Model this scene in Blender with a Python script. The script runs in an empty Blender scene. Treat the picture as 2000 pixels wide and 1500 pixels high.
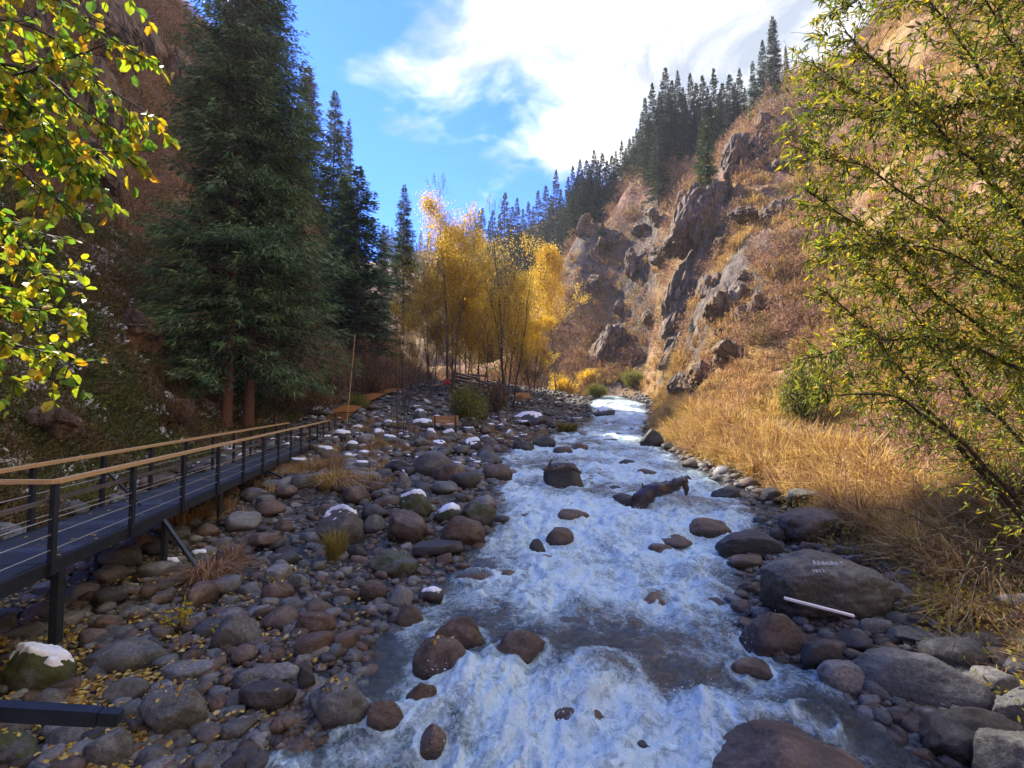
import bpy, math, random
import numpy as np
from mathutils import Vector, Matrix, Euler
from mathutils.bvhtree import BVHTree

random.seed(7)
RS = np.random.RandomState(11)
R = math.radians
scene = bpy.context.scene
COL = scene.collection

# ------------------------------------------------------------------ camera, sky, sun, exposure
CAM_Z, FPX, HOR = 3.6, 1050.0, 810.0
cam_data = bpy.data.cameras.new('camera')
cam_data.sensor_width = 36.0
cam_data.lens = 36.0 * FPX / 2000.0
cam_data.clip_start = 0.05
cam_data.clip_end = 3000
cam = bpy.data.objects.new('camera', cam_data)
COL.objects.link(cam)
PITCH = math.atan((HOR - 750) / FPX)
cam.location = (0, 0, CAM_Z)
cam.rotation_euler = (R(90) + PITCH, 0, 0)
scene.camera = cam
scene.render.resolution_x, scene.render.resolution_y = 1024, 768

SUN_AZ, SUN_EL = R(-48), R(40)
world = bpy.data.worlds.new('World')
scene.world = world
world.use_nodes = True
wn, wl = world.node_tree.nodes, world.node_tree.links
bg = wn['Background']
bg.inputs[1].default_value = 0.15
sky = wn.new('ShaderNodeTexSky')
sky.sky_type = 'NISHITA'
sky.sun_disc = False
sky.sun_elevation, sky.sun_rotation = SUN_EL, SUN_AZ
sky.altitude = 2000
sky.air_density = 1.0
sky.dust_density = 0.4
sky.ozone_density = 2.5

def N(nodes, t, **k):
    n = nodes.new(t)
    for a, v in k.items():
        setattr(n, a, v)
    return n

def mth(nodes, links, op, a, b=None, c=None, clamp=False):
    n = nodes.new('ShaderNodeMath'); n.operation = op; n.use_clamp = clamp
    for i, v in enumerate((a, b, c)):
        if v is None: continue
        if isinstance(v, (int, float)): n.inputs[i].default_value = v
        else: links.new(v, n.inputs[i])
    return n.outputs[0]

def ramp(nodes, links, fac, stops, interp='LINEAR'):
    n = nodes.new('ShaderNodeValToRGB'); n.color_ramp.interpolation = interp
    cr = n.color_ramp
    while len(cr.elements) > 1: cr.elements.remove(cr.elements[-1])
    cr.elements[0].position = stops[0][0]
    cr.elements[0].color = tuple(stops[0][1]) + (1,) if len(stops[0][1]) == 3 else stops[0][1]
    for p, c in stops[1:]:
        e = cr.elements.new(p); e.color = tuple(c) + (1,) if len(c) == 3 else c
    links.new(fac, n.inputs[0])
    return n.outputs[0]

def noise(nodes, links, vec, scale, detail=4, rough=.55, dist=0, dims='3D'):
    n = nodes.new('ShaderNodeTexNoise'); n.noise_dimensions = dims
    n.inputs['Scale'].default_value = scale; n.inputs['Detail'].default_value = detail
    n.inputs['Roughness'].default_value = rough; n.inputs['Distortion'].default_value = dist
    if vec is not None: links.new(vec, n.inputs['Vector'])
    return n.outputs['Fac']

def mixc(nodes, links, fac, a, b, mode='MIX'):
    n = nodes.new('ShaderNodeMix'); n.data_type = 'RGBA'; n.blend_type = mode
    for sock, v in ((n.inputs[0], fac), (n.inputs[6], a), (n.inputs[7], b)):
        if isinstance(v, (int, float)): sock.default_value = v
        elif isinstance(v, (tuple, list)): sock.default_value = tuple(v) + (1,) if len(v) == 3 else v
        else: links.new(v, sock)
    return n.outputs[2]

# clouds: a broken bank of cumulus that covers the sky to the right and ahead; blue to the left
tc = wn.new('ShaderNodeTexCoord')
sep = wn.new('ShaderNodeSeparateXYZ'); wl.new(tc.outputs['Generated'], sep.inputs[0])
zz = mth(wn, wl, 'MAXIMUM', sep.outputs[2], 0.0)
zz = mth(wn, wl, 'ADD', zz, 0.35)
cx = mth(wn, wl, 'DIVIDE', sep.outputs[0], zz)
cy = mth(wn, wl, 'DIVIDE', sep.outputs[1], zz)
cmb = wn.new('ShaderNodeCombineXYZ'); wl.new(cx, cmb.inputs[0]); wl.new(cy, cmb.inputs[1]); wl.new(sep.outputs[2], cmb.inputs[2])
cl1 = noise(wn, wl, cmb.outputs[0], 1.9, 9, .60, .35)
cl2 = noise(wn, wl, cmb.outputs[0], 5.5, 7, .62, .6)
# side gradient: more cloud toward +X
side = mth(wn, wl, 'MULTIPLY', sep.outputs[0], 0.92)
cov = mth(wn, wl, 'ADD', cl1, mth(wn, wl, 'ADD', side, 0.075))
cov = mth(wn, wl, 'ADD', cov, mth(wn, wl, 'MULTIPLY', mth(wn, wl, 'SUBTRACT', cl2, .5), .36))
cov = mth(wn, wl, 'MULTIPLY', mth(wn, wl, 'SUBTRACT', cov, 0.52), 5.0, clamp=True)
cov = mth(wn, wl, 'POWER', cov, 1.3)
cshade = noise(wn, wl, cmb.outputs[0], 2.9, 10, .64, .5)
ccol = ramp(wn, wl, cshade, [(.40, (.62, .70, .84)), (.50, (1.1, 1.13, 1.2)), (.62, (2.3, 2.25, 2.2))])
sky_t = mixc(wn, wl, 1.0, sky.outputs[0], (0.095, 0.215, 0.55, 1), 'MULTIPLY')
wl.new(mixc(wn, wl, cov, sky_t, ccol), bg.inputs[0])

sun_d = bpy.data.lights.new('sun', 'SUN')
sun_d.energy = 2.1
sun_d.angle = R(0.53)
sun_d.color = (1.0, 0.90, 0.74)
sun = bpy.data.objects.new('sun', sun_d)
sv = Vector((math.sin(SUN_AZ) * math.cos(SUN_EL), math.cos(SUN_AZ) * math.cos(SUN_EL), math.sin(SUN_EL)))
sun.rotation_euler = sv.to_track_quat('Z', 'Y').to_euler()
sun.location = sv * 300
COL.objects.link(sun)

vs = scene.view_settings
vs.view_transform = 'Standard'; vs.look = 'None'; vs.gamma = 1; vs.use_curve_mapping = False
vs.exposure = 2.8
scene.render.engine = 'CYCLES'
scene.cycles.use_denoising = True
scene.cycles.max_bounces = 6
scene.cycles.diffuse_bounces = 2
scene.cycles.glossy_bounces = 2
scene.cycles.transmission_bounces = 3
scene.cycles.transparent_max_bounces = 8
scene.cycles.volume_bounces = 0
scene.cycles.caustics_reflective = False
scene.cycles.caustics_refractive = False
scene.cycles.sample_clamp_indirect = 6

# ------------------------------------------------------------------ noise
_p = np.arange(256); np.random.RandomState(3).shuffle(_p); _p = np.concatenate([_p, _p])
_g = np.array([[1,1,0],[-1,1,0],[1,-1,0],[-1,-1,0],[1,0,1],[-1,0,1],[1,0,-1],[-1,0,-1],[0,1,1],[0,-1,1],[0,1,-1],[0,-1,-1],[1,1,0],[-1,1,0],[0,-1,1],[0,-1,-1]], float)
def pn(x, y, z=0.0):
    x, y, z = np.broadcast_arrays(np.asarray(x, float), np.asarray(y, float), np.asarray(z, float))
    xi, yi, zi = np.floor(x).astype(int), np.floor(y).astype(int), np.floor(z).astype(int)
    xf, yf, zf = x - xi, y - yi, z - zi
    xi &= 255; yi &= 255; zi &= 255
    f = lambda t: t * t * t * (t * (t * 6 - 15) + 10)
    u, v, w = f(xf), f(yf), f(zf)
    def gd(ix, iy, iz, dx, dy, dz):
        g = _g[_p[_p[_p[ix & 255] + (iy & 255)] + (iz & 255)] & 15]
        return g[..., 0] * dx + g[..., 1] * dy + g[..., 2] * dz
    l = lambda a, b, t: a + t * (b - a)
    return l(l(l(gd(xi, yi, zi, xf, yf, zf), gd(xi + 1, yi, zi, xf - 1, yf, zf), u),
               l(gd(xi, yi + 1, zi, xf, yf - 1, zf), gd(xi + 1, yi + 1, zi, xf - 1, yf - 1, zf), u), v),
             l(l(gd(xi, yi, zi + 1, xf, yf, zf - 1), gd(xi + 1, yi, zi + 1, xf - 1, yf, zf - 1), u),
               l(gd(xi, yi + 1, zi + 1, xf, yf - 1, zf - 1), gd(xi + 1, yi + 1, zi + 1, xf - 1, yf - 1, zf - 1), u), v), w)
def fbm(x, y, z=0.0, o=4, g=.5):
    s = 0; a = 1.0; f = 1.0
    for i in range(o):
        s = s + a * pn(x * f + i * 17.3, y * f + i * 9.1, z * f + i * 5.7); a *= g; f *= 2.03
    return s
def ridged(x, y, z=0.0, o=4, g=.5):
    s = 0; a = 1.0; f = 1.0
    for i in range(o):
        s = s + a * (1 - 2 * np.abs(pn(x * f + i * 13.3, y * f + i * 7.1, z * f + 3.1 * i))); a *= g; f *= 2.1
    return s
def sms(a, b, x):
    t = np.clip((x - a) / (b - a), 0, 1); return t * t * (3 - 2 * t)

# ------------------------------------------------------------------ the valley: river profile, banks, slopes
def zw(y):
    return np.interp(y, [-60, -6, 3, 5.1, 6.1, 8, 12, 13.6, 18, 25, 32, 40, 50, 60, 70, 80, 300],
                     [-4, -.6, -.15, 0.0, .28, .42, .65, 1.0, 1.3, 1.75, 2.1, 2.5, 3.4, 4.8, 6.0, 6.7, 12])
_yk = [-60, 0, 4, 5.2, 6, 8, 12, 13.5, 18, 25, 32, 40, 50, 60, 70, 90]
def w_left(y):
    return np.interp(y, _yk, [-4, -3.4, -3.2, -3, -2.4, -2.1, -.9, -.5, -.8, -1.0, .6, 4.2, 7.1, 8.2, 11, 16])
def w_right(y):
    return np.interp(y, _yk, [4, 4, 4.3, 4.4, 4.3, 3.7, 5.0, 6.4, 7.4, 7.8, 8.2, 10.2, 13.1, 15.4, 14.6, 20])
def x_left(y):
    return np.interp(y, [-60, 0, 10, 20, 30, 45, 60, 80], [-9, -9.5, -10.8, -13, -14, -14, -12, -10])
def x_right(y):
    return np.interp(y, [-60, 0, 5, 7.5, 10, 13.5, 18, 25, 36, 50, 60, 70, 90], [7, 6.4, 6.2, 6.9, 7.4, 8.0, 8.4, 8.6, 9.9, 14, 16.5, 16.5, 22])

def bed(x, y):
    yc = y
    sl = w_left(yc) - x; sr = x - w_right(yc)
    inside = np.clip(np.minimum(-sl, -sr), 0, 1.5)
    z = zw(yc) - 0.34 * sms(0, 1.2, inside)
    out = np.maximum(np.maximum(sl, sr), 0)
    near = sms(40, 20, yc)
    z = z + 0.03 * sms(0, 1, out) + 0.13 * fbm(x * .55, yc * .55, 2.2, 3) * sms(0, .8, out)
    z = z + .05 * fbm(x * 2.1, yc * 2.1, 1.1, 3)
    bump = sms(1.5, 5.5, sl) * sms(23, 31, yc) * .85 * (1 - .8 * sms(7, 10, sl) * (1 - sms(29, 34, yc)))
    z = z + bump + 1.1 * sms(30, 45, yc) * sms(5, 14, sl)
    z = z + sms(.3, 3.5, sr) * .42 * sms(4, 6, np.abs(yc))
    return z

_ctrl = []
def cp(*pts):
    for px, py, d in pts:
        u = (px - 1000) / FPX; x = u * d; z = CAM_Z + (HOR - py) / FPX * d
        _ctrl.append((x, d, z))
cp((0,905,12),(150,893,15),(300,865,20),(440,822,29),(600,800,36),(700,775,45),(780,745,60),
   (0,760,15),(0,600,19),(0,400,24),(0,200,31),(0,0,41),
   (150,760,19),(150,500,27),(150,250,37),(150,0,48),
   (300,700,27),(300,450,38),(300,200,51),(300,0,60),(262,-100,62),
   (383,20,64),(417,63,67),(470,140,70),(507,200,73),(583,333,81),(633,417,86),(700,560,92),(740,620,98),(800,690,105),
   (500,330,135),(630,520,135),(700,610,140),(383,200,130),(200,50,130),(0,-150,130),
   (600,700,48),(600,560,64),(550,600,52),(500,450,58),(450,600,42),(420,300,58),(700,700,64),(680,620,80),
   (-400,1000,8),(-400,700,13),(-400,300,22),(-1200,1000,8),
   (2000,1010,8.6),(2000,800,13),(2000,500,20),(2000,200,31),(2000,0,40),(2000,-250,56),(2000,-330,75),
   (1800,960,13),(1800,720,22),(1800,450,34),(1800,200,50),(1800,0,62),(1800,-70,72),
   (1600,880,21),(1600,720,30),(1600,500,43),(1600,300,57),(1590,120,72),
   (1540,165,76),(1490,215,78),(1450,270,76),(1450,790,28),(1450,600,42),(1450,420,58),
   (1350,790,36),(1350,650,50),(1350,460,66),(1350,285,86),(1290,305,90),
   (1270,765,68),(1250,620,80),(1250,430,90),(1235,345,95),(1195,745,76),(1180,610,88),(1170,470,95),(1155,430,98),
   (1130,720,82),(1108,610,90),(1112,500,97),
   (1350,330,150),(1600,260,150),(1450,330,150),(2000,-100,150),(2400,1120,6.5),(2400,650,14),(2400,100,30),(2400,-500,56),
   (3200,1000,8),(3200,-400,40),(3300,-900,70),
   (1160,400,160),(1050,450,190),(950,490,230),(1250,350,160),(1000,580,150),(950,610,140),(1060,560,130),(1110,560,120),
   (1000,755,82),(900,755,82),(1090,745,84),(900,705,112),(1000,690,118),(850,640,130),(850,540,240),(800,480,320),(900,470,330),(740,520,330))
for px, py, d in [(383,20,64),(417,63,67),(507,200,73),(583,333,81),(633,417,86),(700,560,92),(740,620,98),
                  (1112,500,97),(1155,430,98),(1170,470,95),(1235,345,95),(1290,305,90),(1350,285,86),(1450,270,76),(1490,215,78),(1540,165,76),(1590,120,72),(1800,-70,72),(2000,-330,75)]:
    u = (px - 1000) / FPX; z = CAM_Z + (HOR - py) / FPX * d
    _ctrl.append((u * d * 1.10, d * 1.10, z + .5)); _ctrl.append((u * d * 1.25, d * 1.25, z + .5 if px < 1000 else z + 2))
for (xx, yy, hh) in [(-46,3,49),(-46,10,50),(-46,20,50),(-46,33,50),(-46,43,51),(-43,54,53),(-75,3,42),(-75,15,42),(-75,30,43),(-75,48,44),(-30,4,30),(-30,14,30),(-20,3,17),(-18,9,15)]:  # left ridge out of view, crest height shaped to shade the near river
    _ctrl.append((xx, yy, hh))
for yy in (2, 4, 6, 8, 10.5, 13, 16, 20, 25, 30, 36, 43, 51, 60, 68):
    for xx in (float(x_right(yy)), float(x_right(yy)) + .9):
        _ctrl.append((xx, yy, float(zw(yy)) + .55 + (xx > x_right(yy)) * .45))
for yy in (3, 5, 7, 9, 12):
    _ctrl.append((float(x_left(yy)), yy, float(zw(yy)) + .35 + .06 * yy))
for a_ in (-60, -20, 0, 20, 60):
    _ctrl.append((500 * math.sin(R(a_)), 500 * math.cos(R(a_)), CAM_Z + 500 * .25))
def _ab(x, y):
    ya = np.abs(y) + .0
    r = np.maximum(np.hypot(x, ya), .8)
    return np.arctan2(x, ya) * 1.6, np.log(r), r
C = np.array(_ctrl); ca, cb, cr_ = _ab(C[:, 0], C[:, 1])
ce = (C[:, 2] - CAM_Z) / cr_
def _phi(d2): return 0.5 * d2 * np.log(d2 + 1e-12)
def _d2(a, b): return (a[:, None] - ca[None]) ** 2 + (b[:, None] - cb[None]) ** 2
n_ = len(C); K = _phi(_d2(ca, cb)) + np.eye(n_) * 2e-4
Pm = np.c_[np.ones(n_), ca, cb]
A_ = np.zeros((n_ + 3, n_ + 3)); A_[:n_, :n_] = K; A_[:n_, n_:] = Pm; A_[n_:, :n_] = Pm.T
W_ = np.linalg.solve(A_, np.r_[ce, 0, 0, 0])
def side_z(x, y):
    a, b, r = _ab(x, y)
    out = np.empty(a.shape)
    for i in range(0, len(a), 20000):
        s = slice(i, i + 20000)
        out[s] = _phi(_d2(a[s], b[s])) @ W_[:n_] + W_[n_] + W_[n_ + 1] * a[s] + W_[n_ + 2] * b[s]
    z = CAM_Z + np.clip(out, -1.5, 1.6) * r
    return z, r
# (px, row, depth, radius m, height m): places on the slopes where bare rock breaks through
CRAGS = [(1400,430,57,5,2.0),(1345,560,52,4,2.0),(1210,690,77,4,2.6),(1440,600,44,3.0,1.8),(1500,430,50,3.5,1.6),(1360,670,47,3,1.6),
         (1250,520,85,4,2.0),(1480,300,70,5,2.6),(1150,450,95,5,2.2),(1560,220,66,5,2.4),(1600,480,44,3,1.2),(230,640,30,3.0,1.1),(120,150,42,5,1.6),(60,60,42,6,2.0),(270,100,57,5,1.8)]
_cr = [((px - 1000) / FPX * d, d, rad, h) for px, py, d, rad, h in CRAGS]
def T(x, y, fine=True):
    x = np.atleast_1d(np.asarray(x, float)).ravel(); y = np.atleast_1d(np.asarray(y, float)).ravel()
    zs, r = side_z(x, y)
    w = np.maximum(sms(0, 3.5, x_left(y) - x), sms(0, 1.6, x - x_right(y)))
    w = np.maximum(w, sms(68, 80, y))
    w = np.maximum(w, sms(-14, -40, y))
    k = np.clip(r / 60, 0.05, 1.0)
    right = (x > 0)
    # spurs and gullies run down the slopes; ledges break them up
    n = 2.2 * k * fbm(x / 16 + 3, y / 16, 0, 2) + 2.4 * k * (ridged((x * .8 + y * .6) / 9, (y * .8 - x * .6) / 22, 0, 3) - 1.25) * .6
    n = n + .9 * np.clip(r / 30, .1, 1.3) * (ridged(x / 3.4, y / 4.4, zs / 6, 3) - 1.2) * .6
    if fine: n = n + .10 * np.clip(r / 15, .3, 2.2) * fbm(x * 1.3, y * 1.3, zs * .5, 3)
    n = n * sms(0, 9, np.maximum(x_left(y) - x, x - x_right(y)) + (y > 72) * 9)
    for cx_, cy_, rad, h in _cr:
        q = np.exp(-(((x - cx_) ** 2 + (y - cy_) ** 2) / rad ** 2))
        n = n + q * h * .45 * (0.55 + .5 * ridged(x * .9, y * .35, zs * .25, 3))
    zs = zs + n
    zs = np.where(zs > 95, 95 + 20 * np.tanh((zs - 95) / 40), zs)
    return bed(x, y) * (1 - w) + zs * w
def T1(x, y): return float(T(np.array([x]), np.array([y]))[0])

_ys = np.concatenate([np.geomspace(2.2, 130, 1500)])
def hit(px, py, water=True, off=0.0):
    """the point of the ground (or of the water where it lies higher) that is seen in this direction from the bridge"""
    c, s = math.cos(PITCH), math.sin(PITCH)
    u, v = (px - 1000) / FPX, (750 - py) / FPX
    dy, dz = c - v * s, s + v * c
    ys = _ys[::24]
    for k in range(2):
        x = u / dy * ys; z = CAM_Z + dz / dy * ys
        t = T(x, ys)
        if water: t = np.maximum(t, zw(ys))
        b = np.nonzero(z <= t + off)[0]
        i = b[0] if len(b) else len(ys) - 1
        if k == 0: ys = np.linspace(ys[max(i - 1, 0)], ys[i], 26)
    return Vector((x[i], ys[i], t[i]))
def at(px, py, d):
    c, s = math.cos(PITCH), math.sin(PITCH)
    u, v = (px - 1000) / FPX, (750 - py) / FPX
    dy, dz = c - v * s, s + v * c
    return Vector((u / dy * d, d, CAM_Z + dz / dy * d))

# ------------------------------------------------------------------ mesh helpers
def new_mesh(name, V, F, mat, smooth=False, attrs=None, mats=None, mi=None):
    """V (n,3); F (m,k) int array or a list of such arrays"""
    me = bpy.data.meshes.new(name)
    V = np.ascontiguousarray(V, dtype=np.float32)
    Fs = [np.asarray(f, dtype=np.int32) for f in (F if isinstance(F, list) else [F]) if len(f)]
    me.vertices.add(len(V)); me.vertices.foreach_set('co', V.ravel())
    nl = sum(f.size for f in Fs); nf = sum(len(f) for f in Fs)
    me.loops.add(nl); me.polygons.add(nf)
    me.loops.foreach_set('vertex_index', np.concatenate([f.ravel() for f in Fs]))
    tot = np.concatenate([np.full(len(f), f.shape[1], np.int32) for f in Fs])
    st = np.concatenate([[0], np.cumsum(tot)[:-1]]).astype(np.int32)
    me.polygons.foreach_set('loop_start', st)
    me.polygons.foreach_set('use_smooth', np.full(nf, bool(smooth)))
    if mi is not None: me.polygons.foreach_set('material_index', np.asarray(mi, np.int32))
    me.update(calc_edges=True)
    for m in (mats or [mat]): me.materials.append(m)
    for k, (dom, arr) in (attrs or {}).items():
        at_ = me.attributes.new(k, 'FLOAT', dom); at_.data.foreach_set('value', np.asarray(arr, np.float32))
    return me
def link(name, me, parent=None, loc=None, rot=None, scl=None):
    o = bpy.data.objects.new(name, me); COL.objects.link(o)
    if loc is not None: o.location = loc
    if rot is not None: o.rotation_euler = rot
    if scl is not None: o.scale = scl
    if parent is not None: o.parent = parent
    return o
def tag(o, label, cat, group=None, kind=None):
    if label: o['label'] = label
    if cat: o['category'] = cat
    if group: o['group'] = group
    if kind: o['kind'] = kind
    return o
def empty(name, loc, label, cat, group=None, rz=0):
    o = bpy.data.objects.new(name, None); COL.objects.link(o); o.location = loc; o.rotation_euler = (0, 0, rz)
    o.empty_display_size = .2
    return tag(o, label, cat, group)
class MB:
    def __init__(s): s.V = []; s.F = []; s.n = 0; s.a = []
    def add(s, V, F, a=0.5):
        V = np.asarray(V, float); F = np.asarray(F, int)
        s.V.append(V); s.F.append(F + s.n); s.n += len(V)
        s.a.append(np.full(len(F), a) if np.isscalar(a) else np.asarray(a))
    def box(s, c, d, rot=None):
        v = np.array([[i, j, k] for i in (-.5, .5) for j in (-.5, .5) for k in (-.5, .5)]) * np.array(d)
        if rot is not None: v = v @ np.array(rot.to_3x3()).T
        s.add(v + np.array(c), [[0,1,3,2],[4,6,7,5],[0,4,5,1],[2,3,7,6],[0,2,6,4],[1,5,7,3]])
    def bar(s, p, q, w, h=None):
        p, q = Vector(p), Vector(q); d = q - p
        up = Vector((0, 0, 1)) if abs(d.normalized().z) < .95 else Vector((0, 1, 0))
        x = d.normalized(); y = up.cross(x).normalized(); z = x.cross(y)
        M = Matrix((x, y, z)).transposed()
        s.box((p + q) / 2, (d.length, w, h or w), M)
    def tube(s, pts, rad, n=6, cap=True, a=.5):
        pts = np.asarray(pts, float); m = len(pts)
        rad = np.broadcast_to(np.asarray(rad, float), (m,))
        t = np.gradient(pts, axis=0); t /= np.linalg.norm(t, axis=1, keepdims=True) + 1e-9
        ref = np.array([0, 0, 1.]) if abs(t[0, 2]) < .9 else np.array([1., 0, 0])
        u = np.cross(t, ref); u /= np.linalg.norm(u, axis=1, keepdims=True) + 1e-9
        v = np.cross(t, u)
        an = np.arange(n) * 2 * math.pi / n
        V = pts[:, None] + rad[:, None, None] * (np.cos(an)[None, :, None] * u[:, None] + np.sin(an)[None, :, None] * v[:, None])
        i = np.arange(m - 1)[:, None] * n; j = np.arange(n)[None]; k = (j + 1) % n
        F = np.stack([i + j, i + k, i + n + k, i + n + j], -1).reshape(-1, 4)
        s.add(V.reshape(-1, 3), F, a)
        if cap and n == 4:
            s.add(V[0], [[3, 2, 1, 0]], a); s.add(V[-1], [[0, 1, 2, 3]], a)
        elif cap:
            for e in (0, -1):
                c = pts[e]; VV = np.vstack([V[e], c[None]])
                s.add(VV, [[q, (q + 1) % n, n, n] if e else [(q + 1) % n, q, n, n] for q in range(n)], a)
    def mesh(s, name, mat, smooth=False):
        F = np.vstack([f if f.shape[1] == 4 else np.c_[f, f[:, -1:]] for f in s.F])
        tri = F[:, 2] == F[:, 3]
        Fs = [F[~tri], F[tri][:, :3]]
        a = np.concatenate(s.a); a = np.concatenate([a[~tri], a[tri]])
        return new_mesh(name, np.vstack(s.V), Fs, mat, smooth, {'cv': ('FACE', a)})

# ------------------------------------------------------------------ scatter (stuff) by geometry nodes
def scatter(name, protos, pts, rots, scls, idx, label, kind='stuff'):
    """one object: every point carries one of the small meshes in protos"""
    me = bpy.data.meshes.new(name)
    n = len(pts); me.vertices.add(n); me.vertices.foreach_set('co', np.asarray(pts, np.float32).ravel())
    a = me.attributes.new('rot', 'FLOAT_VECTOR', 'POINT'); a.data.foreach_set('vector', np.asarray(rots, np.float32).ravel())
    scls = np.asarray(scls, float)
    if scls.ndim == 1: scls = np.repeat(scls[:, None], 3, 1)
    a = me.attributes.new('scl', 'FLOAT_VECTOR', 'POINT'); a.data.foreach_set('vector', scls.astype(np.float32).ravel())
    a = me.attributes.new('idx', 'INT', 'POINT'); a.data.foreach_set('value', np.asarray(idx, np.int32))
    ob = link(name, me); tag(ob, label, None, None, kind)
    ng = bpy.data.node_groups.new(name, 'GeometryNodeTree')
    ng.interface.new_socket('Geometry', in_out='INPUT', socket_type='NodeSocketGeometry')
    ng.interface.new_socket('Geometry', in_out='OUTPUT', socket_type='NodeSocketGeometry')
    gi, go = ng.nodes.new('NodeGroupInput'), ng.nodes.new('NodeGroupOutput')
    jn = ng.nodes.new('GeometryNodeJoinGeometry'); ng.links.new(jn.outputs[0], go.inputs[0])
    def na(nm, dt):
        q = ng.nodes.new('GeometryNodeInputNamedAttribute'); q.data_type = dt; q.inputs[0].default_value = nm; return q.outputs[0]
    ri, si, ii = na('rot', 'FLOAT_VECTOR'), na('scl', 'FLOAT_VECTOR'), na('idx', 'INT')
    for k, pm in enumerate(protos):
        po = bpy.data.objects.new(name + '_piece', pm)
        oi = ng.nodes.new('GeometryNodeObjectInfo'); oi.inputs[0].default_value = po; oi.inputs['As Instance'].default_value = True
        cmp_ = ng.nodes.new('FunctionNodeCompare'); cmp_.data_type = 'INT'; cmp_.operation = 'EQUAL'
        ng.links.new(ii, cmp_.inputs[2]); cmp_.inputs[3].default_value = k
        ip = ng.nodes.new('GeometryNodeInstanceOnPoints')
        ng.links.new(gi.outputs[0], ip.inputs['Points']); ng.links.new(oi.outputs['Geometry'], ip.inputs['Instance'])
        ng.links.new(cmp_.outputs[0], ip.inputs['Selection']); ng.links.new(si, ip.inputs['Scale'])
        ng.links.new(ri, ip.inputs['Rotation'])
        ng.links.new(ip.outputs[0], jn.inputs[0])
    md = ob.modifiers.new('scatter', 'NODES'); md.node_group = ng
    return ob

# ------------------------------------------------------------------ materials
def mat(name, rough=.8):
    m = bpy.data.materials.new(name); m.use_nodes = True
    n, l = m.node_tree.nodes, m.node_tree.links
    b = n['Principled BSDF']; b.inputs['Roughness'].default_value = rough
    return m, n, l, b
def setc(l, sock, v):
    if isinstance(v, (tuple, list)): sock.default_value = tuple(v) + (1,)
    elif isinstance(v, (int, float)): sock.default_value = v
    else: l.new(v, sock)
def bump(n, l, b, h, strength=.5, dist=.02):
    q = n.new('ShaderNodeBump'); q.inputs['Strength'].default_value = strength; q.inputs['Distance'].default_value = dist
    l.new(h, q.inputs['Height']); l.new(q.outputs[0], b.inputs['Normal']); return q
def attr(n, name):
    q = n.new('ShaderNodeAttribute'); q.attribute_name = name; return q.outputs['Fac']
def pos(n): return n.new('ShaderNodeNewGeometry').outputs['Position']
def rnd(n): return n.new('ShaderNodeObjectInfo').outputs['Random']

def plain(name, col, rough=.7, var=.25, scale=8, metal=0, bmp=.0, aniso=None):
    m, n, l, b = mat(name, rough); p = pos(n)
    if aniso:
        tcn = n.new('ShaderNodeTexCoord'); mp = n.new('ShaderNodeMapping'); mp.inputs['Scale'].default_value = aniso
        l.new(tcn.outputs['Object'], mp.inputs[0]); p = mp.outputs[0]
    f = noise(n, l, p, scale, 5, .6)
    lo = tuple(c * (1 - var) for c in col); hi = tuple(min(1, c * (1 + var)) for c in col)
    l.new(ramp(n, l, f, [(.3, lo), (.7, hi)]), b.inputs['Base Color'])
    b.inputs['Metallic'].default_value = metal
    if bmp: bump(n, l, b, f, bmp, .01)
    return m

def leaf_mat(name, stops, trans=.5, rough=.5, tint=(1, 1, 1), by='cv'):
    """two-sided leaf: colour by the leaf's own random value, part of the light comes through"""
    m, n, l, b = mat(name, rough)
    f = attr(n, 'cv') if by == 'cv' else rnd(n)
    if by == 'both':
        f = mth(n, l, 'FRACT', mth(n, l, 'ADD', attr(n, 'cv'), rnd(n)))
    c = ramp(n, l, f, stops)
    l.new(c, b.inputs['Base Color'])
    b.inputs['Specular IOR Level'].default_value = .3
    if trans:
        t = n.new('ShaderNodeBsdfTranslucent'); l.new(mixc(n, l, 1, c, (1.25, 1.2, .8, 1), 'MULTIPLY'), t.inputs[0])
        mx = n.new('ShaderNodeMixShader'); mx.inputs[0].default_value = trans
        l.new(b.outputs[0], mx.inputs[1]); l.new(t.outputs[0], mx.inputs[2]); l.new(mx.outputs[0], n['Material Output'].inputs[0])
    return m

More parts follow.
